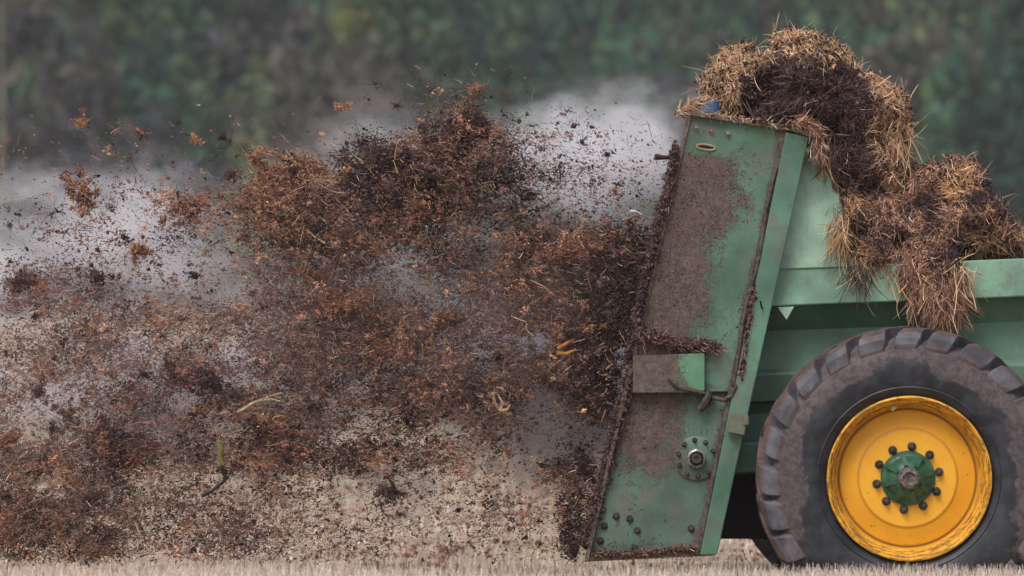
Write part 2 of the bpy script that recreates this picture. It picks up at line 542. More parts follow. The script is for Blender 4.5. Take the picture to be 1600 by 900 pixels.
def hub_mat():
    m, nt, bs, out = new_mat("green_hub_casting"); g = G(nt); p = g.coord()
    n2 = g.noise(p, 30, 6, 0.7); n3 = g.noise(p, 9, 5, 0.6)
    c = g.mix(g.maprange(n3, 0.4, 0.62), (0.018, 0.085, 0.05), (0.035, 0.13, 0.075))
    c = g.mix(g.maprange(n2, 0.52, 0.66, 0, 0.55), c, (0.09, 0.075, 0.06))
    nt.links.new(c, bs.inputs["Base Color"]); bs.inputs["Roughness"].default_value = 0.38
    g.bump(n2, 0.4, 0.004, bs)
    return m
M_HUB = hub_mat()

def ground_mat():
    m, nt, bs, out = new_mat("stubble_field_soil"); g = G(nt); p = g.pos()
    n1 = g.noise(p, 0.25, 5, 0.6); n2 = g.noise(p, 3.0, 7, 0.7); n3 = g.noise(p, 30, 5, 0.7)
    c = g.mix(g.maprange(n2, 0.35, 0.65), srgb(176, 152, 132), srgb(212, 192, 168))
    c = g.mix(g.maprange(n3, 0.5, 0.65, 0, 0.5), c, srgb(110, 88, 72))
    c = g.mix(g.maprange(g.noise(p, 0.9, 6, 0.7), 0.5, 0.64, 0, 0.45), c, srgb(146, 118, 102))
    c = g.mix(g.maprange(n1, 0.53, 0.62, 0, 0.55), c, srgb(146, 146, 92))
    nt.links.new(c, bs.inputs["Base Color"]); bs.inputs["Roughness"].default_value = 0.95
    bs.inputs["Specular IOR Level"].default_value = 0.1
    g.bump(g.math('ADD', n2, n3), 0.8, 0.03, bs)
    return m
M_GROUND = ground_mat()
M_HILL = simple("forest_floor", (0.05, 0.052, 0.035), 0.95, scale=0.12, c2=(0.035, 0.028, 0.026), bump=0.0)

# ------------------------------------------------------------------ ground and hillside
GZ = 0.14
def ground_z(x, y):
    x = np.asarray(x, dtype=float); y = np.asarray(y, dtype=float)
    ridge = 0.285 * np.exp(-((y + 3.2) / 1.35) ** 2)
    near = np.where(y < -3.2, 0.285, ridge) * np.where(y < -3.2, np.exp(-((y + 3.2) / 9.0) ** 2), 1)
    q = np.stack([x * 0.8, y * 0.8, 0 * x], -1).reshape(-1, 3)
    n = (fbm(q, 3) - 0.5).reshape(x.shape) * 0.05
    return GZ + near + n * np.exp(-np.maximum(0, np.abs(y) - 20) / 20) - 0.0
def grid(xs, ys, zf):
    X, Y = np.meshgrid(xs, ys); Z = zf(X, Y)
    V = np.stack([X, Y, Z], -1).reshape(-1, 3)
    nx, ny = len(xs), len(ys)
    i = (np.arange(ny - 1)[:, None] * nx + np.arange(nx - 1)[None]).ravel()
    return V, np.stack([i, i + 1, i + nx + 1, i + nx], -1)
ys = np.concatenate([np.linspace(-60, -10, 26), np.linspace(-9.5, 8, 90), np.linspace(8.6, 60, 50), np.linspace(65, 900, 40)])
xs = np.concatenate([np.linspace(-700, -22, 24), np.linspace(-20, 20, 140), np.linspace(22, 700, 24)])
V, F = grid(xs, ys, ground_z)
tag(np_mesh("ground", V, F, M_GROUND, smooth=True), kind="structure")

def hill_z(x, y):
    t = np.clip((y - 290) / 260.0, 0, 1)
    q = np.stack([x * 0.012, y * 0.012, 0 * x], -1).reshape(-1, 3)
    n = (fbm(q, 4) - 0.5).reshape(x.shape)
    return 0.0 + 120 * t ** 1.15 + n * 14 * np.clip(t * 6, 0, 1)
V, F = grid(np.linspace(-420, 420, 90), np.linspace(288, 640, 50), hill_z)
tag(np_mesh("hill", V, F, M_HILL, smooth=True), kind="structure")

# woodland on the hillside: one far-off mass, kinds of crown mixed
GREEN = [srgb(76, 108, 86), srgb(66, 98, 84), srgb(92, 120, 90), srgb(54, 82, 76), srgb(104, 122, 88)]
BARE = [srgb(96, 94, 90), srgb(78, 80, 88), srgb(106, 102, 94), srgb(66, 72, 80), srgb(104, 104, 88)]
def crown(x, y, z, h, kind, col, nleaf, leaf):
    """leaf clumps through a crown's volume"""
    n = nleaf
    if kind == 'con':
        t = rng.random(n) ** 1.35
        rad = (1 - t) * h * 0.24 * (0.45 + 0.55 * rng.random(n) ** 0.5) + 0.1
        a = rng.random(n) * 6.283
        c = np.stack([x + rad * np.cos(a), y + rad * np.sin(a), z + h * (0.1 + 0.9 * t) - rad * 0.35], -1)
        s = leaf * (0.6 + 0.8 * rng.random(n)) * (1.1 - 0.6 * t)
    else:
        lobes = rng.normal(size=(6, 3)) * np.array([.16, .16, .15]) * h
        l = lobes[rng.integers(0, 6, n)]
        c = l + rdir(n) * (rng.random(n) ** 0.5)[:, None] * h * 0.2
        c = c + np.array([x, y, z + h * 0.62])
        s = leaf * (0.5 + rng.random(n))
    cc = np.array(col)[None] * (0.72 + 0.56 * rng.random((n, 1)))
    return bits(c, s, cc, 0.9)
def trunk(x, y, z, h, r, col, lean=0.0):
    n = 6; lv = 4
    v = []
    for k in range(lv):
        t = k / (lv - 1)
        for i in range(n):
            a = 6.283 * i / n
            v.append((x + lean * t * t * h + r * (1 - 0.75 * t) * math.cos(a), y + r * (1 - 0.75 * t) * math.sin(a), z - 0.5 + t * h))
    f = [[k*n+i, k*n+(i+1) % n, (k+1)*n+(i+1) % n, (k+1)*n+i] for k in range(lv-1) for i in range(n)]
    return np.array(v), np.array(f), np.tile(np.array(col), (len(v), 1))
parts = []
yy = 296.0
while yy < 480:
    w = 125
    xx = -w + rng.random() * 4
    while xx < w:
        X = xx + rng.normal() * 1.2; Y = yy + rng.normal() * 2
        Z = float(hill_z(np.array([X]), np.array([Y]))[0])
        patch = vnoise(np.array([[X * 0.055, Y * 0.02, 3.3]]))[0] + 0.08 * (X > 22)
        u = rng.random()
        if u < 0.62 + 0.22 * (patch > 0.5):
            kind = 'con' if rng.random() < 0.75 else 'dec'; col = GREEN[rng.integers(0, 5)]
        else:
            kind = 'dec'; col = BARE[rng.integers(0, 5)]
        h = 8 + 9 * rng.random()
        parts.append(crown(X, Y, Z, h, kind, col, 170 if abs(X) < 45 else 90, 1.0 if kind == 'con' else 0.8))
        if kind == 'dec' and rng.random() < 0.95:
            parts.append(trunk(X, Y, Z, h * 0.8, 0.16 + 0.16 * rng.random(), (0.15, 0.15, 0.13) if rng.random() < 0.5 else (0.03, 0.025, 0.03), rng.normal() * 0.08))
        xx += 3.4 + 2.2 * rng.random()
    yy += 5.5
V, F, C = merge(parts)
tag(np_mesh("woodland", V, F, M_LEAF, C), "hazy mixed wood of green and bare brown trees covering the far hillside", "woodland", kind="stuff")

def lone_tree(name, pts, dist, r, tcol, ccol, label, cpts, leafn, spread):
    pp = [P(a, b, dist) for a, b in pts]
    gz = float(hill_z(np.array([pp[0][0]]), np.array([dist]))[0])
    pp[0] = (pp[0][0], dist, gz - 0.3)
    root = empty(name, pp[0]); tag(root, label, "tree")
    n = len(pp)
    mb = MB(); mb.tube(pp, [r * (1 - 0.5 * i / (n - 1)) for i in range(n)], 8)
    for k in range(5):
        b0 = Vector(pp[n - 1 - k % 3]); e = Vector((rng.normal() * 1.5, rng.normal(), 1.5 + rng.random()))
        mb.tube([b0, b0 + e * 0.6, b0 + e * 1.3], [r * 0.3, r * 0.2, r * 0.1], 5)
    mb.build("trunk", simple(name + "_bark", tcol, 0.9, scale=2, bump=0), root, smooth=60)
    cs = np.array([P(a, b, dist) for a, b in cpts])
    c = cs[rng.integers(0, len(cs), leafn)] + rng.normal(size=(leafn, 3)) * spread
    v, f, cc = bits(c, 0.55 * (0.5 + rng.random(leafn)), np.array(ccol)[None] * (0.7 + 0.6 * rng.random((leafn, 1))), 0.9)
    np_mesh("crown", v, [f], M_LEAF, cc, root)
lone_tree("leaning_tree", [(742, 500), (738, 300), (722, 190), (695, 152), (662, 132), (645, 110), (638, 80), (634, 40), (630, -40)], 291, 0.42, (0.015, 0.015, 0.022), srgb(84, 110, 84),
          "dark tree with a hooked trunk in front of the wood above the spray", [(630, -60), (610, -30), (655, -40), (600, 10)], 260, 0.9)
lone_tree("pale_tree", [(2, 500), (3, 300), (3, 150), (1, 40), (0, -60)], 291, 0.2, (0.19, 0.19, 0.15), srgb(110, 116, 92),
          "pale straight tree trunk at the wood's edge, in the picture's top corner above the smoke", [(0, -70), (20, -40)], 200, 1.2)
lone_tree("yellow_green_tree", [(575, 500), (572, 300), (568, 120), (560, 40), (558, 5)], 292, 0.16, (0.12, 0.10, 0.08), srgb(118, 128, 84),
          "small yellow-green tree with a thin brown trunk standing before the darker wood", [(556, 10), (575, 30), (545, 35)], 200, 0.5)

# ------------------------------------------------------------------ stubble
def stubble(n, x0, x1, y0, y1, h0, h1, w):
    x = rng.uniform(x0, x1, n); y = rng.uniform(y0, y1, n)
    rows = np.abs(((x * 0.25 + y) * 6) % 1 - 0.5)
    z = ground_z(x, y)
    pn = vnoise(np.stack([x * 1.2, y * 1.2, 0 * x], -1))
    keep = (rng.random(n) < 0.35 + 0.65 * pn)
    x, y, z = x[keep], y[keep], z[keep]; n = len(x)
    base = np.stack([x, y, z - 0.01], -1)
    d = np.stack([rng.normal(size=n) * 0.25, rng.normal(size=n) * 0.25, np.ones(n)], -1)
    flat = rng.random(n) < 0.35
    d[flat, 2] = 0.15 * rng.random(flat.sum()); d[flat, :2] *= 4
    pal = np.array([srgb(222, 208, 196), srgb(208, 190, 176), srgb(236, 226, 214), srgb(178, 156, 142), srgb(214, 196, 168)])
    col = pal[rng.integers(0, 5, n)] * (0.8 + 0.35 * rng.random((n, 1)))
    return fibres(base, d, rng.uniform(h0, h1, n) ** 1.0, np.full(n, w) * (0.7 + 0.6 * rng.random(n)), col, 0.15, 1)
v, f, c = merge([stubble(70000, -4.2, 4.2, -4.6, -2.0, 0.02, 0.09, 0.0042),
                 stubble(16000, -6, 6, -1.9, 4.5, 0.04, 0.13, 0.007)])
tag(np_mesh("stubble", v, f, M_STUBBLE, c), "short pale cut straw stubble along the front of the field", "stubble", kind="stuff")
v, f, c = stubble(36000, -9, 9, 4.5, 32, 0.03, 0.09, 0.012)
tag(np_mesh("field_straw", v, f, M_STUBBLE, c), "dry tan straw and stubble on the field behind the spreader", "stubble", kind="stuff")

# muck already thrown lies on the field
n = 60000
x = rng.uniform(-7, 2.0, n); y = rng.uniform(-1.5, 30, n) ; z = ground_z(x, y)
pn = fbm(np.stack([x * 1.5, y * 0.6, 0 * x + 5], -1), 4)
kp = rng.random(n) < np.clip((pn - 0.46) * 4, 0.04, 0.75)
x, y, z = x[kp], y[kp], z[kp]; n = len(x)
pal = np.array([srgb(140, 104, 88), srgb(112, 84, 72), srgb(160, 124, 104), srgb(90, 68, 60)])
v, f, c = chunks(np.stack([x, y, z + 0.01], -1), rng.gamma(2, 0.010, n) + 0.006, pal[rng.integers(0, 4, n)] * (0.8 + 0.4 * rng.random((n, 1))))
tag(np_mesh("fallen_muck", v, f, M_MANURE, c), "red-brown crumbs of spread muck lying over the stubble behind the spreader", "muck", kind="stuff")

# ------------------------------------------------------------------ manure spreader
SP = empty("manure_spreader", P(1300, 930, 1.0))
tag(SP, "big green rear-discharge manure spreader with one yellow wheel, heaped with straw dung", "manure spreader")

YP = -0.10     # plane of the upper side panel
SL = 0.2475    # slope of its rear edge
def rear_x(py): return 1078 - (py - 178) * 0.2475
def post_l(py): return 1228 - (py - 208) * 0.204
def post_r(py): return 1264 - (py - 213) * 0.2195

# near side panels (upper is lapped over the lower)
mb = MB(); mb.prism([(rear_x(178), 178), (post_l(206) + 4, 203), (post_l(612) + 4, 612), (rear_x(612) + 22, 612), (rear_x(520) + 2, 520)], YP, 0.035)
up = mb.build("upper_side_panel", M_UP, SP, bevel=0.004)
mb = MB(); mb.prism([(rear_x(605) + 6, 605), (post_l(605) + 4, 605), (post_l(866) + 2, 866), (rear_x(877) + 11, 877)], YP + 0.03, 0.03)
low = mb.build("lower_side_panel", M_LOW, SP, bevel=0.004)
mb = MB(); mb.prism([(989, 556), (1101, 552), (1101, 610), (1094, 611), (1094, 613), (989, 614)], YP - 0.055, 0.052)
cov = mb.build("cover_box", M_BOXP, SP, bevel=0.005)
# top flange
mb = MB(); mb.prism([(1076, 174), (1240, 197), (1270, 209), (1270, 216), (1238, 205), (1076, 180)], YP - 0.035, 0.10)
mb.build("top_flange", M_CRUST, SP, bevel=0.003)
# rear edge lip
mb = MB(); mb.prism([(rear_x(176) - 3, 176), (rear_x(176) + 3, 176), (rear_x(872) + 13, 877), (rear_x(872) + 7, 877)], YP - 0.012, 0.07)
mb.build("rear_edge_lip", M_CRUST, SP, bevel=0.002)
# bottom skid strip
mb = MB(); mb.prism([(rear_x(866) + 10, 864), (1120, 855), (1117, 868), (rear_x(877) + 8, 878)], YP + 0.012, 0.03)
mb.build("bottom_strip", M_CRUST, SP, bevel=0.003)
# corner post
mb = MB(); mb.prism([(post_l(209), 206), (post_r(213), 214), (post_r(867), 867), (post_l(867), 867)], YP - 0.025, 0.14)
mb.build("corner_post", M_POST, SP, bevel=0.006)
# thin darker return strip beside the post (crease)
mb = MB(); mb.prism([(post_l(215) - 9, 215), (post_l(215) - 1, 216), (post_l(866) - 1, 866), (post_l(866) - 7, 866)], YP - 0.012, 0.02)
mb.build("crease_strip", M_HOSE, SP, bevel=0.002)

def hexbolt(px, py, y, r, parent, mat=M_BOLT, name="bolt", h=0.016):
    mb = MB(); c = P(px, py, y)
    mb.lathe(c, [(0.0, 0.0), (r * 1.45, 0.0), (r * 1.45, -0.003), (r * 1.0, -0.003)], 14)
    mb.lathe(c, [(r, -0.002), (r, -h * 0.8), (r * 0.8, -h), (0, -h)], 6)
    mb.lathe(c, [(r * .55, -h * 0.9), (r * .55, -h * 1.5), (0.0, -h * 1.55)], 8)
    return mb.build(name, mat, parent, origin=c)
for (a, b) in ((1087, 199), (1111, 204), (1137, 209)):
    hexbolt(a, b, YP, 0.013, up, M_STEEL)
for (a, b) in ((942, 797), (963, 807), (984, 811), (944, 822), (996, 829), (938, 845), (992, 856), (1080, 826)):
    hexbolt(a, b, YP + 0.03, 0.0145, low)
# slot with a ring of caught chaff
mb = MB()
c0 = P(1103, 230, YP - 0.004)
ring = [(c0[0] + 0.05 * math.cos(t), c0[1], c0[2] + 0.014 * math.sin(t) - 0.12 * 0.05 * math.cos(t)) for t in np.linspace(0, 6.283, 22)]
mb.tube(ring, 0.0055, 6)
mb.build("slot_edge", simple("caught_chaff", (0.42, 0.33, 0.2), 0.9), up)
mb = MB(); mb.add([(c0[0], c0[1] + 0.002, c0[2])] + [(p[0], p[1] + 0.002, p[2]) for p in ring[:-1]], [(0, i + 1, (i + 1) % 21 + 1) for i in range(21)])
mb.build("slot", M_BLACK, up)  # flat black disc painted for the shade inside the slot

# bearing flange
BC = P(1088, 716, YP + 0.03)
mb = MB(); mb.lathe(BC, [(0.0, -0.016), (0.112, -0.016), (0.118, -0.012), (0.118, 0.002)], 48)
fl = mb.build("bearing_flange", M_LOW, SP, smooth=35)
for k in range(10):
    t = 2 * math.pi * (k + 0.35) / 10
    if k == 0: continue
    hexbolt(1088 + 28.5 * math.cos(t), 716 + 28.5 * math.sin(t), YP + 0.014, 0.010, fl)
mb = MB(); mb.lathe(BC, [(0.050, -0.015), (0.050, -0.045), (0.040, -0.05), (0.034, -0.045), (0.034, -0.03)], 32)
mb.build("bearing_housing", M_STEEL, fl, smooth=35)
mb = MB(); mb.lathe(BC, [(0.030, -0.02), (0.030, -0.062), (0.024, -0.068), (0.012, -0.068), (0.010, -0.06), (0, -0.06)], 24)
mb.build("shaft_end", M_BOLT, fl, smooth=35)

# hose, connector, bracket, cable
hp = [(post_l(y) - 5 + 2.0 * math.sin(y * 0.035), y) for y in range(262, 600, 14)] + [(1150, 604), (1143, 618), (1131, 625), (1118, 622), (1106, 618)]
mb = MB(); mb.tube([P(a, b, YP - 0.022) for a, b in hp], 0.0125, 8); mb.build("hose", M_HOSE, SP, smooth=80)
mb = MB(); mb.tube([P(1109, 612, YP - 0.02), P(1103, 626, YP - 0.02), P(1092, 641, YP - 0.02)], [0.026, 0.03, 0.022], 8)
mb.build("hose_connector", M_BOLT, SP, bevel=0.003)
mb = MB(); mb.tube([P(1043, 588, YP - 0.07), P(1054, 600, YP - 0.075), P(1070, 607, YP - 0.075), P(1090, 612, YP - 0.06), P(1100, 614, YP - 0.04)], [0.006, 0.012, 0.014, 0.012, 0.012], 8)
mb.build("cable", M_HOSE, SP, smooth=80)
mb = MB(); mb.prism([(1143, 643), (1169, 648), (1163, 680), (1137, 675)], YP - 0.085, 0.045)
mb.tube([P(1166, 650, YP - 0.085), P(1166, 664, YP - 0.085)], 0.018, 8)
mb.build("bracket", simple("weathered_bracket", (0.13, 0.17, 0.12), 0.7, c2=(0.16, 0.12, 0.09), scale=40), SP, bevel=0.003)
mb = MB(); mb.tube([P(1188, 470, YP - 0.06), P(1190, 480, YP - 0.05), P(1197, 487, -0.03), P(1207, 489, -0.03), P(1216, 486, -0.02)], 0.005, 6)
mb.build("wire", M_BLACK, SP, smooth=80)

# far side panel (seen from other positions and through the open rear)
mb = MB(); mb.prism([(1096, 195), (1250, 212), (1120, 850), (942, 857)], 2.15, 0.04)
mb.build("far_side_panel", M_SIDE, SP)
mb = MB(); mb.prism([(1236, 220), (1268, 226), (1140, 840), (1105, 840)], 2.12, 0.10); mb.build("far_corner_post", M_POST, SP)
mb = MB(); mb.box(P(1090, 205, -0.06)[:1] + (-0.06,) + (P(1090, 205)[2],), (P(1104, 205)[0], 2.15, P(1090, 192)[2]))
mb.build("top_cross_bar", M_POST, SP, bevel=0.004)
# two upright beaters inside the rear opening
for yb in (0.55, 1.55):
    b0 = Vector(P(985, 850, 0)); b1 = Vector(P(1110, 215, 0)); b0.y = b1.y = yb
    mb = MB(); mb.tube([b0, b1], 0.07, 12)
    bt = mb.build("beater", M_CRUST, SP, smooth=50)
    d = (b1 - b0)
    for k in range(14):
        t = 0.04 + 0.92 * k / 13; a = k * 1.25 + yb
        c = b0 + d * t; e = Vector((math.cos(a), math.sin(a), 0.22))
        mb = MB(); mb.tube([c, c + e * 0.2], [0.045, 0.018], 4); mb.build("paddle", M_BOLT, bt)

# hopper side: folded profile extruded along the body (slight nose-up pitch)
def tilt(px): return -(px - 1215) * 0.039
XR = 2350
def band(rows, name, mat, xl=None, xr=XR, thick=0.0):
    """rows [(py,y)], outer skin; thickness inward"""
    mb = MB(); v = []; n = len(rows)
    for (py, y) in rows:
        l = xl if xl is not None else post_r(py) - 16
        v.append(P(l, py, y)); v.append(P(xr, py + tilt(xr), y))
    if thick:
        v2 = [(a, b + thick, c) for a, b, c in v]
        f = [(2*i, 2*i+1, 2*i+3, 2*i+2) for i in range(n-1)]
        f2 = [tuple(q + 2*n for q in reversed(t)) for t in f]
        side = [(0, 2*n, 2*n+1, 1), (2*n-2, 2*n-1, 4*n-1, 4*n-2)]
        ends = [(2*i, 2*i+2, 2*n+2*i+2, 2*n+2*i) for i in range(n-1)] + [(2*i+1, 2*n+2*i+1, 2*n+2*i+3, 2*i+3) for i in range(n-1)]
        mb.add(v + v2, f + f2 + side + ends)
    return mb.build(name, mat, SP, bevel=0.004)
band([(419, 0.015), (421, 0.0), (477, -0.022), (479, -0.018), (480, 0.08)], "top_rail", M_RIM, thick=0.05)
hs_ = band([(480, 0.085), (516, 0.185), (518, 0.19), (578, 0.165), (584, 0.135), (588, 0.132), (628, 0.155), (631, 0.23), (646, 0.24), (648, 0.17),
      (690, 0.165)], "hopper_side", M_SIDE, thick=0.03)
band([(690, 0.16), (692, 0.10), (696, 0.095), (738, 0.10), (740, 0.12), (740, 0.2)], "side_beam", M_SIDE, thick=0.03)
# far side, floor, front wall
mb = MB(); mb.prism([(1255, 420), (XR - 60, 380), (XR - 60, 700), (1170, 720)], 2.12, 0.04); mb.build("far_hopper_side", M_SIDE, SP)
fa = P(1165, 700, 0.2); fb = P(XR, 660, 0.2)
mb = MB(); mb.add([fa, fb, (fb[0], 2.1, fb[2]), (fa[0], 2.1, fa[2]), (fa[0], .2, fa[2] - .06), (fb[0], .2, fb[2] - .06), (fb[0], 2.1, fb[2] - .06), (fa[0], 2.1, fa[2] - .06)],
                  [(0,1,2,3),(7,6,5,4),(0,4,5,1),(1,5,6,2),(2,6,7,3),(3,7,4,0)]); mb.build("hopper_floor", M_SIDE, SP)
q0 = P(XR - 10, 360, 0.0)
mb = MB(); mb.box((q0[0], 0.02, P(0, 690)[2]), (q0[0] + 0.05, 2.14, q0[2])); mb.build("front_wall", M_SIDE, SP)
# raised rear extension, leaning inward so that its face looks up
def ext(y_of): pass
mb = MB()
e0 = [P(1257, 236, 0.05), P(1298, 248, 0.05), P(1336, 416, -0.012), P(1212, 420, -0.012)]
e1 = [(a, b + 0.03, c - 0.01) for a, b, c in e0]
mb.add(e0 + e1, [(0,1,2,3),(7,6,5,4),(0,4,5,1),(1,5,6,2),(2,6,7,3),(3,7,4,0)])
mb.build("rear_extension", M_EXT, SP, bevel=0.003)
mb = MB(); mb.prism([(1291, 246), (1299, 246), (1339, 417), (1329, 417)], 0.03, 0.30); mb.build("extension_edge", M_CRUST, SP, bevel=0.003)
mb = MB(); mb.prism([(1215, 480), (1241, 479), (1229, 500)], -0.018, 0.03); mb.build("pennant_tab", M_EXT, SP, bevel=0.002)
# blue cap at the top rear corner
mb = MB(); cc = P(1109, 178, 0.06); mb.lathe(cc, [(0.0, -0.01), (0.046, -0.01), (0.052, 0.055), (0.056, 0.066), (0.05, 0.068), (0.044, 0.04), (0, 0.04)], 28, 'z')
mb.build("blue_cap", M_BLUE, SP, smooth=40)
# chassis and dark underbody
mb = MB(); mb.prism([(1146, 742), (1500, 728), (1500, 842), (1122, 842)], 0.45, 1.2); mb.build("underbody", M_BLACK, SP)
mb = MB(); mb.box((P(1200, 0)[0], 0.5, P(0, 850)[2]), (P(XR, 0)[0], 0.62, P(0, 760)[2])); mb.box((P(1200, 0)[0], 1.5, P(0, 850)[2]), (P(XR, 0)[0], 1.62, P(0, 760)[2]))
mb.build("chassis_rail", M_BLACK, SP)
WC = Vector(P(1421, 748, -0.42))
mb = MB(); mb.tube([(WC.x, -0.2, WC.z), (WC.x, 2.3, WC.z)], 0.09, 16); mb.build("axle", M_BLACK, SP)

# wheels -------------------------------------------------------------
def build_wheel(cx, cy, cz, side):
    """side -1: outer face towards -y; cy = y of the outer face"""
    root = empty("wheel", (cx, cy, cz), SP)
    W = 0.52; s = -side
    O = (cx, cy, cz)
    fx = lambda prof: [(r, a * s) for r, a in prof]
    mb = MB()
    prof = [(0.425, 0.055), (0.437, 0.035), (0.455, 0.022), (0.478, 0.012), (0.482, 0.009), (0.488, 0.013), (0.50, 0.008), (0.56, 0.0), (0.59, 0.001), (0.62, 0.005), (0.675, 0.018), (0.708, 0.042), (0.728, 0.072), (0.742, 0.115),
            (0.752, 0.18), (0.756, 0.26), (0.752, 0.34), (0.742, W - 0.115), (0.728, W - 0.072), (0.708, W - 0.042), (0.675, W - 0.018), (0.62, W - 0.004), (0.56, W), (0.5, W - 0.01), (0.43, W - 0.05)]
    mb.lathe(O, fx(prof), 128)
    t = mb.build("tyre", M_TYRE, root, smooth=50, origin=O)
    # lugs
    NL = 24
    mb = MB()
    for half in (0, 1):
        for k in range(NL):
            th0 = 2 * math.pi * (k + 0.5 * half + 0.2 + random.uniform(-0.06, 0.06)) / NL
            jw = random.uniform(0.9, 1.14); jr = random.uniform(-0.006, 0.004); ji = random.uniform(-0.012, 0.02)
            path = [(0.660, 0.028, 0.00, 0.60), (0.700, 0.018, 0.015, 0.68), (0.750, 0.022, 0.035, 0.72), (0.780, 0.038, 0.05, 0.68), (0.797, 0.072, 0.075, 0.58), (0.803, 0.15, 0.15, 0.34), (0.803, 0.29, 0.30, 0.28)]
            floor = [(0.645, 0.045), (0.66, 0.05), (0.695, 0.065), (0.715, 0.085), (0.725, 0.10), (0.74, 0.16), (0.748, 0.29)]
            v = []; hw = math.pi / NL
            for (r, a, off, wd), (rf, af) in zip(path, floor):
                for sg in (-1, 1):
                    for top in (1, 0):
                        rr, aa = (r, a) if top else (rf, af)
                        if half: aa = W - aa
                        w = hw * wd * jw * (1.0 if top else 1.25)
                        if top: rr += jr + (ji if r < 0.72 else 0)
                        tt = th0 - (off + sg * w)
                        v.append((cx + rr * math.cos(tt), cy + aa * s, cz + rr * math.sin(tt)))
            f = []
            n = len(path)
            for i in range(n - 1):
                a, b = 4*i, 4*(i+1)
                f += [(a, a+2, b+2, b), (a, b, b+1, a+1), (a+2, a+3, b+3, b+2)]
            f += [(0, 1, 3, 2), (4*(n-1), 4*(n-1)+2, 4*(n-1)+3, 4*(n-1)+1)]
            mb.add(v, f)
    l = mb.build("tread", M_LUG, root, origin=O, bevel=0.007)
    # rim
    mb = MB()
    mb.lathe(O, fx([(0.418, 0.058), (0.432, 0.030), (0.438, 0.012), (0.436, 0.002), (0.428, -0.002), (0.420, 0.004), (0.417, 0.020), (0.409, 0.034), (0.401, 0.040), (0.398, 0.075),
                    (0.392, 0.082), (0.390, 0.12), (0.384, 0.125), (0.374, 0.15), (0.372, 0.165)]), 128)
    mb.lathe(O, fx([(0.378, 0.15), (0.366, 0.152), (0.358, 0.146), (0.348, 0.140), (0.272, 0.132), (0.266, 0.127), (0.258, 0.122), (0.250, 0.122), (0.18, 0.12), (0.0, 0.12)]), 128)
    mb.lathe(O, fx([(0.372, 0.165), (0.38, 0.40), (0.425, W - 0.05), (0.438, W - 0.012), (0.43, W)]), 96)
    mb.build("rim", M_YEL, root, smooth=38, origin=O)
    # hub with pockets
    HC = (cx, cy + 0.12 * s, cz)
    mb = MB()
    mb.lathe(HC, fx([(0.145, 0.002), (0.145, -0.014), (0.139, -0.020), (0.122, -0.022), (0.112, -0.030), (0.098, -0.055), (0.075, -0.078), (0.060, -0.085), (0.0, -0.085)]), 60)
    for k in range(8):
        a = 2 * math.pi * (k + 0.3) / 8
        u = Vector((math.cos(a), 0, math.sin(a))); tt = Vector((-math.sin(a), 0, math.cos(a)))
        h0 = Vector(HC)
        pts = []
        for (r, dep, w) in ((0.072, -0.086, 0.011), (0.136, -0.026, 0.014)):
            for sg in (-1, 1):
                for ht in (0, 1):
                    pts.append(tuple(h0 + u * r + tt * sg * w + Vector((0, s * (dep + (0.01 if ht == 0 else -0.010)), 0))))
        mb.add(pts, [(0,1,3,2),(4,6,7,5),(1,5,7,3),(0,2,6,4),(0,4,5,1),(2,3,7,6)])
    mb.build("hub", M_HUB, root, smooth=35, origin=O)
    mb = MB(); mb.lathe(HC, fx([(0.062, -0.080), (0.060, -0.100), (0.050, -0.118), (0.036, -0.122), (0.030, -0.112), (0.012, -0.110), (0, -0.108)]), 9)
    mb.build("hub_cap", simple("rusty_cap", (0.20, 0.17, 0.16), 0.7, 0.1, c2=(0.07, 0.045, 0.04), scale=50, bump=0.6), root, smooth=30, origin=O)
    for k in range(10):
        a = 2 * math.pi * (k + 0.30) / 10
        c = (cx + 0.168 * math.cos(a), cy + 0.12 * s, cz + 0.168 * math.sin(a))
        mb = MB()
        mb.lathe(c, fx([(0.0235, 0.002), (0.0235, -0.006), (0.018, -0.007)]), 18)
        mb.lathe(c, fx([(0.0185, -0.005), (0.0185, -0.024), (0.015, -0.028), (0.010, -0.028), (0.010, -0.040), (0, -0.042)]), 6)
        mb.build("wheel_nut", M_BOLT, root, origin=c)
    va = 1.76
    c = Vector((cx + 0.385 * math.cos(va), cy + 0.06 * s, cz + 0.385 * math.sin(va)))
    mb = MB(); mb.tube([c, c + Vector((-0.015, -0.03 * s, -0.012))], [0.014, 0.011], 8)
    mb.build("valve", simple("pale_valve", (0.6, 0.45, 0.15), 0.5), root)
    return root
build_wheel(WC.x, -0.42, WC.z, -1)
build_wheel(WC.x - 0.05, 2.55, WC.z, 1)

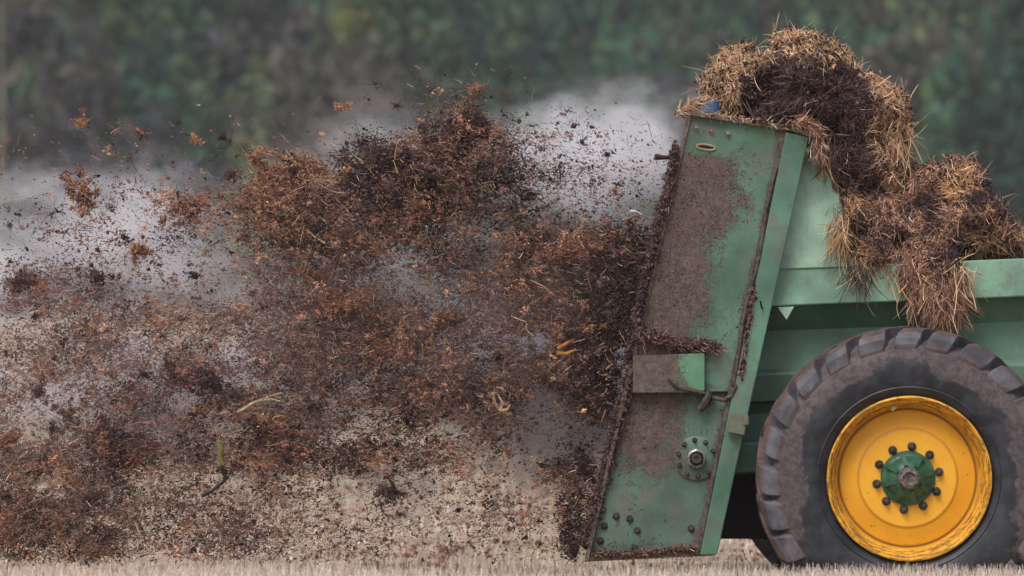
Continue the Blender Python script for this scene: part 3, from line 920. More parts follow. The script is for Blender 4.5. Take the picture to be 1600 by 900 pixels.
# ------------------------------------------------------------------ heaped load of straw manure
TAN = np.array([srgb(208, 176, 138), srgb(186, 150, 114), srgb(226, 200, 166), srgb(166, 130, 100), srgb(196, 158, 128)])
RED = np.array([srgb(170, 130, 110), srgb(146, 106, 88), srgb(192, 150, 128), srgb(118, 86, 74), srgb(206, 172, 142), srgb(134, 100, 90)])
DRK = np.array([srgb(66, 50, 50), srgb(46, 36, 38), srgb(88, 70, 70), srgb(110, 92, 94), srgb(74, 54, 50)])
ICO = {}
def ico(sub):
    if sub not in ICO:
        bm = bmesh.new(); bmesh.ops.create_icosphere(bm, subdivisions=sub, radius=1)
        ICO[sub] = (np.array([v.co[:] for v in bm.verts]), np.array([[v.index for v in f.verts] for f in bm.faces])); bm.free()
    return ICO[sub]
def heap(name, E, label, nf, tone, parent_root=None, hang=()):
    """E: (px,py,rx px,rz px,y,ry m)"""
    C_, R_ = [], []
    for (px, py, rx, rz, y, ry) in E:
        C_.append(P(px, py, y)); R_.append((rx / PX, ry, rz / PX))
    C_ = np.array(C_); R_ = np.array(R_)
    root = empty(name, tuple(C_[0] - np.array([0, 0, R_[0][2]])))
    tag(root, label, "manure heap")
    v0, f0 = ico(5)
    parts = []
    for c, r in zip(C_, R_):
        p = c + v0 * r
        n = fbm(p * 6.5, 4) - 0.5; n2 = fbm(p * 28 + 9, 3) - 0.5
        p = p + v0 * ((n * 1.1 - 0.06) * min(r) + n2 * 0.07)[:, None] - v0 * 0.02
        b = DRK[rng.integers(0, 5, len(p))] * 0.75
        parts.append((p, f0, b))
    V, F, C = merge(parts)
    np_mesh("manure_mass", V, F, M_MANURE, C, root, smooth=False)
    # straw over the surface
    area = (R_[:, 0] * R_[:, 2] + R_[:, 1] * R_[:, 2]); pr = area / area.sum()
    k = rng.choice(len(C_), nf, p=pr)
    u = rdir(nf)
    u[:, 1] = np.where(rng.random(nf) < 0.72, -np.abs(u[:, 1]), u[:, 1])
    p = C_[k] + u * R_[k]
    inside = np.zeros(nf, bool)
    for i in range(len(C_)):
        d = np.linalg.norm((p - C_[i]) / R_[i], axis=1)
        inside |= (d < 0.93) & (k != i)
    p, u, k = p[~inside], u[~inside], k[~inside]
    n = fbm(p * 6.5, 4) - 0.5
    p = p + u * ((n * 1.1 - 0.06) * R_[k].min(1) + (fbm(p * 28 + 9, 3) - 0.5) * 0.07)[:, None]
    nrm = unit(u / R_[k])
    m = len(p)
    flow = vnoise(p * 5 + 4)[:, None]
    fv = np.stack([vnoise(p * 7 + 3), vnoise(p * 7 + 23), vnoise(p * 7 + 43)], -1) - 0.5
    t = unit(np.cross(nrm, unit(fv * 2.2 + rng.normal(size=(m, 3)) * 0.32)))
    tuftn = np.clip(vnoise(p * 12 + 50) - 0.62, 0, 1) * 2.2
    d = unit(t + nrm * (rng.normal(0.05, 0.12, (m, 1)) + tuftn[:, None]) + np.array([0, 0, -0.15]))
    col = tone(p, nrm)
    L = rng.gamma(1.6, 0.024, m) + 0.012
    W = 0.0016 + 0.0042 * rng.random(m) ** 4
    loose = rng.random(m) < 0.012
    d[loose] = unit(nrm[loose] + rng.normal(size=(loose.sum(), 3)) * 0.5); L[loose] *= 1.3
    thin = vnoise(p * 10 + 61) > 0.36          # bare dark hollows between the mats of straw
    thin |= rng.random(m) < 0.4
    col = col * (0.85 + 0.8 * vnoise(p * 16 + 90))[:, None]
    P1 = fibres((p - nrm * 0.006)[thin], d[thin], L[thin], W[thin], col[thin], 1.9, 5, droop=0.35, pull=-nrm[thin] * 0.75)
    # crumbs of dung between the straws
    nb = m // 4
    j = rng.integers(0, m, nb)
    bp = p[j] + nrm[j] * rng.normal(0.0, 0.012, (nb, 1))
    P2 = chunks(bp, rng.gamma(2.0, 0.005, nb) + 0.004, DRK[rng.integers(0, 5, nb)] * (0.7 + 0.5 * rng.random((nb, 1))), 0.6)
    parts = [P1, P2]
    for (px, py, w, y, n_, l0, l1) in hang:
        c = np.array(P(px, py, y)); b = c + rng.normal(size=(n_, 3)) * np.array([w / PX, 0.035, 0.05])
        dd = np.array([0, 0, -1.0]) + rng.normal(size=(n_, 3)) * 0.4
        parts.append(fibres(b, dd, rng.uniform(l0, l1, n_), 0.0025 + 0.003 * rng.random(n_), tone(b, dd * 0)[: n_] * 0.9, 1.3, 5, droop=0.8))
    V, F, C = merge(parts)
    s = np_mesh("straw", V, F, M_MANURE, C, root); s["kind"] = "stuff"
    return root
def pick(pal, n): return pal[rng.integers(0, len(pal), n)] * (0.75 + 0.5 * rng.random((n, 1)))
def to_px(p):
    k = DIST / (DIST + p[:, 1])
    return 800 + p[:, 0] * k * PX, 450 - (p[:, 2] - CZ) * k * PX
def tone_top(p, nrm):
    n = len(p); X = p[:, 0]; Z = p[:, 2]; Y = p[:, 1]
    # the torn front face is dark rotted dung, the outer skin dry straw
    a = ((X - wx(1268)) / (122 / PX)) ** 2 + ((Z - wz(158)) / (70 / PX)) ** 2
    b = ((X - wx(1332)) / (52 / PX)) ** 2 + ((Z - wz(255)) / (72 / PX)) ** 2
    nz = vnoise(p * 9) * 1.1
    dark = (np.minimum(a, b) + nz - 0.5 < 0.95) & (Y < 0.75)
    col = np.where((rng.random(n) < 0.72 + 0.25 * (Z > wz(110)))[:, None], pick(TAN, n), pick(RED, n))  # more tan at the crest: dry straw plus its lit top put into colour
    col = np.where((rng.random(n) < 0.08)[:, None], pick(DRK, n), col) * 1.12
    dk = np.where((rng.random(n) < 0.14)[:, None], pick(RED, n) * 0.8, pick(DRK, n))
    return np.where(dark[:, None], dk, col)
def tone_right(p, nrm):
    n = len(p)
    q = vnoise(p * 5 + 31); q2 = vnoise(p * 8 + 77)
    col = np.where((q + 0.12 * rng.normal(size=n) > 0.48)[:, None], pick(TAN, n) * np.array([1.08, 1.0, 0.85]), pick(RED, n) * 1.12)
    col = np.where(((q2 > 0.64) | (rng.random(n) < 0.08))[:, None], pick(DRK, n), col)
    return col
heap("manure_heap", [(1172, 130, 70, 62, 0.5, 0.34), (1255, 118, 92, 66, 0.5, 0.42), (1335, 168, 78, 62, 0.5, 0.38), (1255, 170, 120, 52, 0.55, 0.45),
                     (1245, 72, 44, 26, 0.5, 0.25), (1392, 200, 32, 62, 0.5, 0.25), (1342, 262, 50, 66, 0.45, 0.32), (1380, 300, 50, 60, 0.6, 0.4)],
     "topmost torn lump of strawy manure with a dark rotted face, leaning over the rear panel", 80000, tone_top,
     hang=[(1276, 205, 8, -0.06, 70, 0.06, 0.2), (1296, 235, 8, 0.0, 90, 0.08, 0.22), (1395, 225, 12, 0.28, 140, 0.08, 0.2), (1310, 350, 10, -0.03, 70, 0.08, 0.2)])
heap("manure_heap", [(1450, 318, 82, 62, 0.55, 0.45), (1370, 350, 50, 72, 0.4, 0.34), (1468, 350, 90, 72, 0.4, 0.36), (1535, 355, 56, 56, 0.6, 0.35), (1490, 290, 48, 44, 0.55, 0.3),
                     (1452, 415, 48, 46, 0.06, 0.13), (1462, 452, 34, 40, 0.02, 0.10), (1362, 395, 32, 38, 0.12, 0.16), (1330, 340, 26, 50, 0.2, 0.2), (1580, 390, 55, 40, 0.9, 0.35), (1450, 420, 230, 60, 1.1, 0.7)],
     "reddish straw manure mound lying over the hopper's top rail above the wheel", 105000, tone_right,
     hang=[(1478, 455, 12, -0.06, 420, 0.08, 0.24), (1448, 455, 14, -0.07, 300, 0.06, 0.18), (1345, 415, 12, -0.04, 110, 0.06, 0.22), (1320, 365, 8, -0.03, 90, 0.06, 0.25), (1415, 420, 14, -0.06, 140, 0.05, 0.16), (1498, 430, 10, -0.05, 160, 0.05, 0.2)])

BRN0 = np.array([srgb(104, 78, 70), srgb(124, 96, 86)])
def tuft(name, label, cat, segs, n, L, pal, w, spread, y, nb=0, extra=None):
    """bunch of straw and dung lying along a polyline of photo points"""
    pts = np.array([P(a, b, y) for a, b in segs]); m = len(pts) - 1
    k = rng.integers(0, m, n); t = rng.random((n, 1))
    p = pts[k] * (1 - t) + pts[k + 1] * t + rng.normal(size=(n, 3)) * np.array(spread)
    d = unit(pts[k + 1] - pts[k]) + rng.normal(size=(n, 3)) * 0.65
    parts = [fibres(p, d, rng.uniform(L[0], L[1], n), w * (0.6 + 0.8 * rng.random(n)), pick(pal, n), 0.6, 3, droop=0.15)]
    if nb:
        k = rng.integers(0, m, nb); t = rng.random((nb, 1))
        q = pts[k] * (1 - t) + pts[k + 1] * t + rng.normal(size=(nb, 3)) * np.array(spread) * 0.8
        parts.append(chunks(q, rng.gamma(2, 0.005, nb) + 0.003, pick(np.concatenate([DRK, BRN0]), nb)))
    V, F, C = merge(parts)
    o = np_mesh(name, V, F, M_MANURE, C, None, origin=pts[0])
    tag(o, label, cat)
    return o
tuft("straw_bunch", "ragged reddish straw bunch lying on the small cover box of the side panel", "straw", [(992, 522), (1030, 530), (1075, 537), (1118, 544)], 420, (0.02, 0.075), np.concatenate([RED * 0.85, DRK]), 0.0036, (0.03, 0.018, 0.017), YP - 0.035, 1500)
tuft("dung_crust", "thick dark dung crust clinging to the slanting rear edge of the side panel", "dung", [(1056, 232), (1046, 290), (1030, 340), (1018, 400), (1004, 450), (994, 510)], 420, (0.015, 0.06), DRK, 0.005, (0.012, 0.03, 0.02), YP, 9000)
tuft("dung_crust", "dung crust hanging from the lower rear edge beside the bearing flange", "dung", [(990, 515), (984, 600), (960, 680), (940, 760), (915, 850)], 300, (0.015, 0.06), DRK, 0.005, (0.018, 0.04, 0.02), YP + 0.05, 11000)
tuft("straw_wisp", "pale wisp of straw caught beside the blue cap on the top corner", "straw", [(1058, 184), (1072, 172), (1086, 163), (1096, 160)], 110, (0.04, 0.10), TAN, 0.004, (0.014, 0.02, 0.012), YP, 60)
tuft("straw_tassel", "tan straw tassel draped over the front end of the top flange", "straw", [(1240, 192), (1262, 190), (1276, 208), (1281, 245)], 300, (0.03, 0.09), RED, 0.0034, (0.016, 0.02, 0.010), YP - 0.05, 60)
tuft("straw_litter", "thin line of chaff lying along the panel's top flange", "straw", [(1100, 178), (1160, 187), (1235, 198)], 150, (0.01, 0.05), TAN, 0.004, (0.02, 0.02, 0.004), YP - 0.02, 200)
tuft("dung_strip", "dung and straw packed along the crease beside the hose", "dung", [(1178, 450), (1168, 520), (1158, 590)], 120, (0.01, 0.05), RED, 0.004, (0.008, 0.01, 0.02), YP - 0.025, 500)
tuft("dung_crumbs", "brown dung crumbs lodged on the bottom strip of the lower panel", "dung", [(930, 866), (1000, 864), (1060, 858), (1096, 856)], 160, (0.01, 0.04), RED, 0.004, (0.02, 0.01, 0.006), YP - 0.0, 2600)

def caked(parent, poly_x, py0, py1, y, n, fn):
    """dung crumbs really stuck to a panel"""
    px = rng.uniform(poly_x[0], poly_x[1], n * 3); py = rng.uniform(py0, py1, n * 3)
    q = fbm(np.stack([px / 26, py / 26, 0 * px + 3], -1), 5, 0.65)
    kp = (rng.random(n * 3) < np.clip(fn(px, py) * 1.1 + (q - 0.5) * 3.0 - 0.25, 0, 1)) & (px > rear_x(py) + 4) & (px < post_l(py) + 2)
    px, py = px[kp][:n], py[kp][:n]; m = len(px)
    c = np.stack([(px - 800) / PX * (DIST + y) / DIST, np.full(m, y), CZ - (py - 450) / PX * (DIST + y) / DIST], -1)
    sz = np.minimum(rng.gamma(1.5, 0.0022, m) + 0.002, 0.02)
    pal = np.array([srgb(122, 104, 98), srgb(92, 74, 68), srgb(140, 120, 110), srgb(70, 54, 50), srgb(112, 84, 72)])
    v, f, cc = chunks(c, sz, pal[rng.integers(0, 5, m)])
    o = np_mesh("caked_dung", v, f, M_MANURE, cc, parent); o["kind"] = "stuff"
def f_up(px, py):
    e = (px - rear_x(py)) / PX
    return np.clip(1 - (e - 0.10) / 0.42, 0.03, 1) * np.clip((py - 225) / 35, 0.04, 1) + 0.35 * np.exp(-((px - post_l(py) + 4) / 7.0) ** 2)
def f_low(px, py):
    e = (px - rear_x(py)) / PX
    return np.clip(1 - (e - 0.05) / 0.4, 0.08, 1) * np.clip((740 - py) / 90, 0.14, 1) + np.clip((py - 838) / 22, 0, 1)
caked(up, (985, 1235), 180, 610, YP - 0.001, 9000, f_up)
caked(low, (915, 1160), 615, 876, YP + 0.029, 7000, f_low)

# stalk: single thing builder for fliers
def flyer(name, label, cat, parts, origin, group=None):
    V, F, C = merge(parts)
    o = np_mesh(name, V, F, M_MANURE, C, None, origin=origin)
    return tag(o, label, cat, group)

# ------------------------------------------------------------------ the spray: density of flung muck over the side plane (x,z)
ORG = np.array([srgb(158, 112, 92), srgb(138, 94, 80), srgb(178, 134, 112), srgb(114, 80, 70), srgb(194, 158, 122)])
BRN = np.array([srgb(122, 96, 90), srgb(104, 79, 74), srgb(142, 113, 104), srgb(86, 66, 64), srgb(158, 130, 118), srgb(132, 110, 106)])
#   px, py, rx, ry, weight, (dark, orange) shares
BL = [
 (120, 560, 260, 110, .46, .25, .30), (420, 520, 260, 110, .78, .22, .32), (690, 520, 240, 130, .78, .32, .16), (860, 520, 150, 120, .95, .45, .10),
 (170, 800, 320, 100, .72, .3, .2), (60, 800, 150, 100, .8, .4, .22), (560, 650, 260, 90, .95, .35, .22), (330, 640, 140, 80, .45, .4, .3),
 (962, 485, 62, 95, 4.5, 1.2, .0), (940, 590, 50, 60, 2.8, 1.1, .0), (905, 790, 26, 80, 3.4, .95, .0), (885, 745, 36, 30, 2.0, .9, 0), (975, 400, 55, 45, 1.8, .8, .1),
 (600, 350, 230, 55, 1.3, .35, .25), (470, 330, 90, 60, 1.6, .3, .5), (600, 290, 85, 50, 1.5, .8, .05), (720, 240, 80, 60, 1.3, .7, .1),
 (880, 395, 90, 32, 1.2, .35, .4), (740, 300, 110, 50, .9, .5, .2), (540, 475, 60, 26, 1.0, .1, .9), (60, 450, 90, 40, .5, .4, .2),
 (880, 280, 150, 90, .2, .75, .1), (380, 235, 420, 55, .045, .2, .7), (700, 150, 120, 50, .06, .3, .5), (200, 350, 210, 70, .16, .6, .2), (620, 810, 300, 70, .22, .4, .2), (120, 640, 260, 110, .3, .3, .3),
 (185, 700, 60, 40, .9, .7, .2), (310, 600, 45, 45, .8, .8, .1), (290, 330, 60, 35, .4, .1, .7), (500, 690, 160, 50, .5, .4, .2),
]
HOLES = [(872, 688, 84, 44, .78), (245, 660, 55, 40, .4), (130, 640, 40, 50, .4), (640, 440, 60, 30, .25), (690, 760, 170, 24, .5), (520, 800, 60, 30, .4), (300, 460, 90, 26, .3), (40, 510, 60, 30, .5)]
def field(px, py):
    s = np.zeros_like(px); dk = np.zeros_like(px); og = np.zeros_like(px)
    for (a, b, rx, ry, w, d_, o_) in BL:
        q = ((px - a) / rx) ** 2 + ((py - b) / ry) ** 2
        g = w * np.exp(-q * q * 0.55 - q * 0.35)
        s += g; dk += g * d_; og += g * o_
    dk /= np.maximum(s, 1e-6); og /= np.maximum(s, 1e-6)
    for (a, b, rx, ry, w) in HOLES:
        q = ((px - a) / rx) ** 2 + ((py - b) / ry) ** 2
        s *= 1 - w * np.exp(-q * q)
    return s, dk, og
def spray(n, smin, sscale, ydepth, ycen, clump_pow, px0=-260, px1=1075, py0=90, py1=880, smax=0.05):
    px = rng.uniform(px0, px1, n * 4); py = rng.uniform(py0, py1, n * 4)
    s, dk, og = field(px, py)
    q = np.stack([px / 70, py / 45, np.zeros_like(px)], -1)
    n1 = fbm(q, 4, 0.6)
    s = s * (np.clip(n1 * 1.9 - 0.25, 0.05, 2) ** clump_pow)
    # nothing inside the machine
    lim = rear_x(np.clip(py, 178, 877)) - 2
    s = np.where(px > lim, 0, s)
    keep = rng.random(len(px)) < s / 1.6
    px, py, dk, og = [a[keep][:n] for a in (px, py, dk, og)]
    m = len(px)
    y = ycen + ydepth * rng.normal(size=m)
    c = np.stack([(px - 800) / PX, y, CZ - (py - 450) / PX], -1)
    c[:, 2] = np.maximum(c[:, 2], 0.2 + 0.0 * y)
    cn = vnoise(np.stack([px / 48, py / 30, np.full(m, 8.8)], -1)); cn2 = vnoise(np.stack([px / 26, py / 20, np.full(m, 3.8)], -1))
    u = rng.random(m)
    tdk = dk * 0.8 - 0.08 + (cn2 - 0.5) * 1.2; tog = og + (cn - 0.5) * 1.2
    col = pick(BRN, m)
    col = np.where((u < tog)[:, None], pick(ORG, m), col)
    col = np.where((rng.random(m) < tdk)[:, None], pick(DRK, m) * 0.7, col)
    flow = np.stack([-np.ones(m), np.zeros(m), 0.25 - (py - 300) / 900], -1)
    size = np.minimum(rng.gamma(1.6, sscale, m) + smin, smax)
    return c, size, col, flow
parts = []
c, s, col, fl_ = spray(360000, 0.0024, 0.0026, 0.28, 0.5, 1.0)
parts.append(bits(c, s, col, 0.9, fl_))
c, s, col, fl_ = spray(26000, 0.006, 0.0045, 0.25, 0.4, 2.4)
parts.append(chunks(c, s, col))
# torn flecks: strings of crumbs that read as ragged mid-sized pieces
c, s, col, fl_ = spray(6500, 0.009, 0.009, 0.3, 0.35, 1.2, smax=0.06)
per = 34
cc_, ss_, co_ = [], [], []
for i in range(len(c)):
    q = ragged(per, s[i] * 1.5, np.array([1.25, 1, 0.8]), 2)
    cc_.append(c[i] + q); ss_.append(np.minimum(s[i] * 0.3, 0.006) + rng.gamma(2, 0.0018, per)); co_.append(col[i] * np.array([1.12, 0.98, 0.93]) * (0.7 + 0.65 * rng.random()) * (0.75 + 0.5 * rng.random((per, 1))))
parts.append(chunks(np.concatenate(cc_), np.concatenate(ss_), np.concatenate(co_)))
V, F, C = merge(parts)
tag(np_mesh("manure_spray", V, F, M_MANURE, C), "dense brown spray of fine manure crumbs flung out behind the spreader", "manure spray", kind="stuff")
c, s, col, fl_ = spray(46000, 0.003, 0.003, 0.28, 0.4, 1.4)
m = len(c)
d = fl_ * 0.9 + rng.normal(size=(m, 3)) * 0.75
pale = rng.random(m) < 0.16
col[pale] = pick(TAN, pale.sum())
v, f, cc = fibres(c, d, rng.gamma(2.2, 0.016, m) + 0.01, 0.0018 + 0.002 * rng.random(m), col, 0.8, 3)
tag(np_mesh("straw_spray", v, f, M_MANURE, cc), "countless short bits of straw flying within the brown spray", "straw", kind="stuff")

# individual clumps ---------------------------------------------------
def clump_parts(r, pal, nb, nf, stretch=(1, 1, 1), core=True, pal2=None):
    st = np.array(stretch); parts = []
    pal2 = pal if pal2 is None else pal2
    if core:
        v0, f0 = ico(3)
        off = rng.random(3) * 40
        k = 0.25 + 0.9 * fbm(v0 * 2.2 + off, 4)
        p = v0 * (k * r * 0.45)[:, None] * st + rng.normal(size=v0.shape) * r * 0.02
        parts.append((p, f0, pick(pal, len(p)) * 0.8))
        if r > 0.06 and pal[:, 0].mean() < 0.14:
            v1, f1 = ico(3)
            for j in range(9):
                cj = np.clip(rng.normal(size=3), -1, 1) * r * 0.30 * st
                kj = 0.35 + 0.9 * fbm(v1 * 2.4 + rng.random(3) * 40, 4)
                parts.append((cj + v1 * (kj * r * (0.2 + 0.2 * rng.random()))[:, None] + rng.normal(size=v1.shape) * r * 0.012, f1, pick(pal, len(v1)) * 0.8))
    pts = ragged(nb + nf, r, st)
    c = pts[:nb]
    parts.append(chunks(c, np.minimum((rng.gamma(2, 0.05, nb) + 0.04) * r, rng.gamma(2.2, 0.0032, nb) + 0.003), pick(pal, nb) * (0.8 if pal[:, 0].mean() < 0.11 else 1.0)))
    if nf:
        c = pts[nb:]
        d = unit(c) * 0.7 + rng.normal(size=(nf, 3)) * 0.8 + np.array([-0.4, 0, 0.1])
        parts.append(fibres(c, d, np.minimum(rng.gamma(2.5, 0.13, nf) * r + 0.15 * r, rng.gamma(2.2, 0.018, nf) + 0.01), np.full(nf, min(0.003, r * 0.05)), pick(pal2, nf), 1.2, 3))
    return parts
def big_clump(px, py, w, h, y, pal, label, nb=700, nf=160, pal2=None, cat="manure clump", name="manure_clump"):
    r = w / 2 / PX
    parts = clump_parts(r, pal, int(nb * 2.6), int(nf * 1.5), (1, 0.8, h / w), True, pal2)
    o = np.array(P(px, py, y))
    parts = [(v + o, f, c) for v, f, c in parts]
    return flyer(name, label, cat, parts, o)
RST = np.array([srgb(166, 108, 84), srgb(146, 92, 72), srgb(184, 130, 102), srgb(118, 76, 62), srgb(202, 160, 114)])
OD = np.concatenate([RST, DRK[:2], BRN[:1]]); OT = np.concatenate([RST, TAN])
ORG = RST
DB = np.concatenate([DRK, BRN[:2]]); 
BIG = [
 (452, 285, 130, 105, .3, OD, "largest orange-brown straw clump high in the spray", 3200, 1300, OT),
 (500, 335, 130, 80, .5, OD, "orange and yellow straw mat just under the largest orange clump", 2200, 1000, OT),
 (598, 262, 150, 90, .3, DB, "largest dark lumpy clump at the top edge of the spray, right of the orange one", 3600, 500, None),
 (650, 300, 120, 60, .4, np.concatenate([BRN, DRK]), "brown clump tucked under the largest dark clump", 1800, 500, OD),
 (735, 195, 95, 70, .3, DB, "dark diagonal clump trailing up towards the hillside", 2000, 350, OD),
 (700, 245, 80, 50, .4, DB, "dark clump between the diagonal clump and the largest dark one", 1300, 200, None),
 (745, 138, 34, 24, .2, np.concatenate([BRN, ORG]), "small brown clump at the very peak of the spray", 350, 60, None),
 (768, 152, 12, 12, .2, DRK, "black pellet right beside the peak clump", 90, 0, None),
 (132, 300, 56, 58, .3, OD, "orange-topped dark clump alone in the pale smoke at the far end of the spray", 800, 150, None),
 (152, 431, 40, 30, .2, DRK, "compact black clod below the lone orange-topped clump", 500, 60, None),
 (125, 190, 24, 24, .3, ORG, "small orange tuft above the smoke at the far end, before the dark wood", 180, 60, None),
 (305, 219, 26, 18, .3, ORG, "small orange tuft midway along the wood's foot", 160, 60, OT),
 (535, 168, 28, 14, .2, OT, "flat pale orange straw tuft above the largest dark clump", 140, 90, OT),
 (215, 392, 48, 28, .2, OD, "half orange half dark clump crossing the pale smoke", 450, 120, OT),
 (15, 352, 18, 16, .2, DRK, "lone black pellet at the edge of the smoke by the picture's border", 120, 0, None),
 (362, 271, 32, 14, .3, DB, "small dark clod left of the largest orange clump", 220, 30, None),
 (290, 325, 80, 50, .6, np.concatenate([ORG, TAN[:2]]), "loose pale orange wisp between the smoke and the largest orange clump", 350, 260, OT),
 (45, 440, 70, 50, .4, np.concatenate([BRN, DRK[:2]]), "soft brown clump at the far left end beside the pale smoke", 900, 150, None),
 (948, 242, 22, 14, .1, DRK, "dark oval clod nearest the outlet in the white smoke", 160, 10, None),
 (826, 310, 26, 26, .2, DRK, "dark star-shaped clod in the white smoke under the diagonal clump", 200, 40, None),
 (540, 482, 95, 40, .1, OD, "bright orange straw lump in the middle of the brown spray", 1200, 420, ORG),
 (262, 570, 30, 42, .1, DRK, "upright black clod left of centre in the lower spray", 450, 40, None),
 (312, 596, 66, 56, .15, np.concatenate([DRK, BRN[:1]]), "dark crumbly clump just right of the upright black clod", 1100, 120, None),
 (158, 690, 80, 66, .1, np.concatenate([DRK, ORG[1:2]]), "big dark reddish clump low on the left", 1700, 260, OD),
 (190, 685, 36, 40, 0.0, DRK, "blackest clod stuck to the big dark reddish clump", 500, 30, None),
 (208, 722, 34, 36, 0.1, np.concatenate([DRK[:2], ORG[1:4]]), "reddish lump hanging below the big dark clump", 450, 80, OD),
 (14, 690, 44, 40, .1, OD, "orange-brown clump at the left border low in the spray", 500, 140, ORG),
 (105, 655, 44, 44, .2, np.concatenate([BRN, DRK]), "brown clump up and left of the big dark reddish one", 600, 90, OD),
 (610, 770, 46, 34, .1, DB, "dark clump low over the tan field at mid spray", 520, 80, None),
 (30, 440, 24, 46, .2, DB, "upright dark streak of dung at the far left", 260, 40, None),
 (395, 457, 16, 12, .1, DRK, "small black pellet left of the bright orange lump", 100, 0, None),
 (60, 610, 34, 26, .1, DB, "small dark clump above the left border clump", 260, 30, None),
 (140, 782, 36, 22, .1, DRK, "flat dark clod close above the stubble on the left", 260, 30, None),
 (5, 775, 30, 40, .1, DRK, "dark clod cut by the left border near the ground", 300, 30, None),
 (880, 395, 60, 34, .2, OD, "orange-brown tangle just below the white smoke near the outlet", 700, 320, ORG),
 (640, 345, 90, 50, .3, np.concatenate([BRN, ORG]), "broad rusty mat under the largest dark clump", 1200, 420, OD),
 (500, 440, 60, 40, .2, OD, "orange tangle below the yellow straw mat", 500, 240, ORG),
 (740, 600, 40, 30, .1, DB, "dark knot over the middle of the lower spray", 260, 60, None),
 (300, 860, 22, 14, 0, DRK, "small clod skimming the stubble", 120, 10, None),
 (690, 500, 50, 36, .1, OD, "rusty tangle at the centre of the brown spray", 400, 200, OD),
]
for (px, py, w, h, y, pal, lab, nb, nf, p2) in BIG:
    big_clump(px, py, w, h, y, pal, lab, nb, nf, p2)

def stalk(pts, r, col, label, name="straw_stalk", cat="straw", y=-0.02, extra=None):
    p = [P(a, b, y + 0.01 * i) for i, (a, b) in enumerate(pts)]
    mb = MB(); mb.tube(p, [r * (1 - 0.5 * i / (len(p) - 1)) for i in range(len(p))], 6)
    for q in (extra or []):
        e = [P(a, b, y) for a, b in q]
        mb.tube(e, [r * 0.9 * (1 - 0.6 * i / (len(e) - 1)) for i in range(len(e))], 6)
    o = mb.build(name, simple(name + "_skin", col, 0.7), None, smooth=80, origin=p[0])
    return tag(o, label, cat)
STRAW_C = (0.55, 0.42, 0.24)
stalk([(372, 645), (395, 630), (420, 620), (440, 614)], 0.011, STRAW_C, "long pale straw stalk flying level below the dark crumbly clump", extra=[[(405, 626), (425, 624), (438, 627)]])
stalk([(770, 614), (772, 628), (781, 642), (796, 648)], 0.012, (0.62, 0.40, 0.22), "forked orange and cream stalk just left of the clear smoky gap beside the bearing flange", extra=[[(781, 642), (786, 630), (778, 616)], [(781, 642), (793, 640), (797, 632)]])
stalk([(315, 775), (330, 768), (345, 756), (358, 744)], 0.011, (0.03, 0.022, 0.02), "dark bent twig under the yellow-green leaf", "twig", "twig")
stalk([(1024, 245), (1034, 246), (1046, 246)], 0.018, (0.05, 0.035, 0.03), "short dark stub sticking out of the rear edge into the white smoke", "twig", "twig", y=YP)
stalk([(985, 330), (995, 331), (1003, 336)], 0.010, (0.8, 0.8, 0.78), "bright white chip flying near the outlet", "white_chip", "chip")
stalk([(972, 345), (990, 338), (1002, 336), (1016, 343)], 0.008, (0.25, 0.17, 0.12), "brown stalk flying beside the white chip")
stalk([(508, 380), (494, 372), (482, 362)], 0.007, (0.62, 0.42, 0.2), "yellow stalk poking from the orange and yellow straw mat")
stalk([(870, 552), (885, 553), (900, 546)], 0.014, (0.62, 0.26, 0.07), "bright orange sliver beside the dark outlet spray", extra=[[(872, 545), (886, 536), (898, 530)]])
stalk([(345, 690), (344, 712), (350, 735)], 0.024, srgb(150, 140, 80), "yellow-green leaf flying above the dark bent twig", "leaf", "leaf")
stalk([(829, 438), (850, 448), (866, 462)], 0.006, STRAW_C, "thin pale stalk crossing the brown spray left of the rotor")

# nothing tells these apart: three kinds, shared meshes
def variants(k, r, pals, nb, nf):
    out = []
    for i in range(k):
        V, F, C = merge(clump_parts(r, pals[i % len(pals)], nb, nf, (1, .8, .45 + .5 * rng.random()), True))
        o = np_mesh("proto", V, F, M_MANURE, C)
        out.append(o.data); bpy.data.objects.remove(o)
    return out
SETS = [
 ("dung_clod", variants(8, 0.045, [DRK * 0.8], 420, 24), 120, (0.35, 1.3), "dark clod of dung in mid-air within the manure spray", "dark clods in the spray", 0.75, "clod"),
 ("dung_crumb", variants(6, 0.019, [DRK, DB, BRN], 60, 4), 130, (0.6, 2.3), "thumbnail-sized dark crumb flying over the pale smoke and field", "small dark crumbs over smoke and field", 0.2, "crumb"),
 ("straw_tuft", variants(8, 0.034, [OD, OT, ORG], 70, 60), 90, (0.5, 1.4), "reddish straw tuft in mid-air within the manure spray", "reddish tufts in the spray", 0.75, "straw tuft"),
]
for (nm, meshes, n, (s0, s1), lab, grp, mass, cat) in SETS:
    i = 0
    while i < n:
        px = rng.uniform(0, 1040); py = rng.uniform(110, 868)
        s, dk, og = field(np.array([px]), np.array([py])); s = s[0]
        if px > rear_x(py) - 12: continue
        if mass > 0.5:
            if rng.random() > min(1, s) * 0.9: continue
        else:
            if s > 0.45 or s < 0.02 or rng.random() > 0.25 + s * 2.5: continue
        y = 0.25 + 0.25 * rng.normal() - 0.1
        o = bpy.data.objects.new(nm, meshes[rng.integers(0, len(meshes))])
        o.location = ((px - 800) / PX, y, CZ - (py - 450) / PX)
        o.rotation_euler = (0, rng.normal() * 0.5, rng.random() * 6.28)
        k = s0 + (s1 - s0) * rng.random() ** 2; o.scale = (k, k, k)
        COL.objects.link(o); tag(o, lab, cat, grp); i += 1

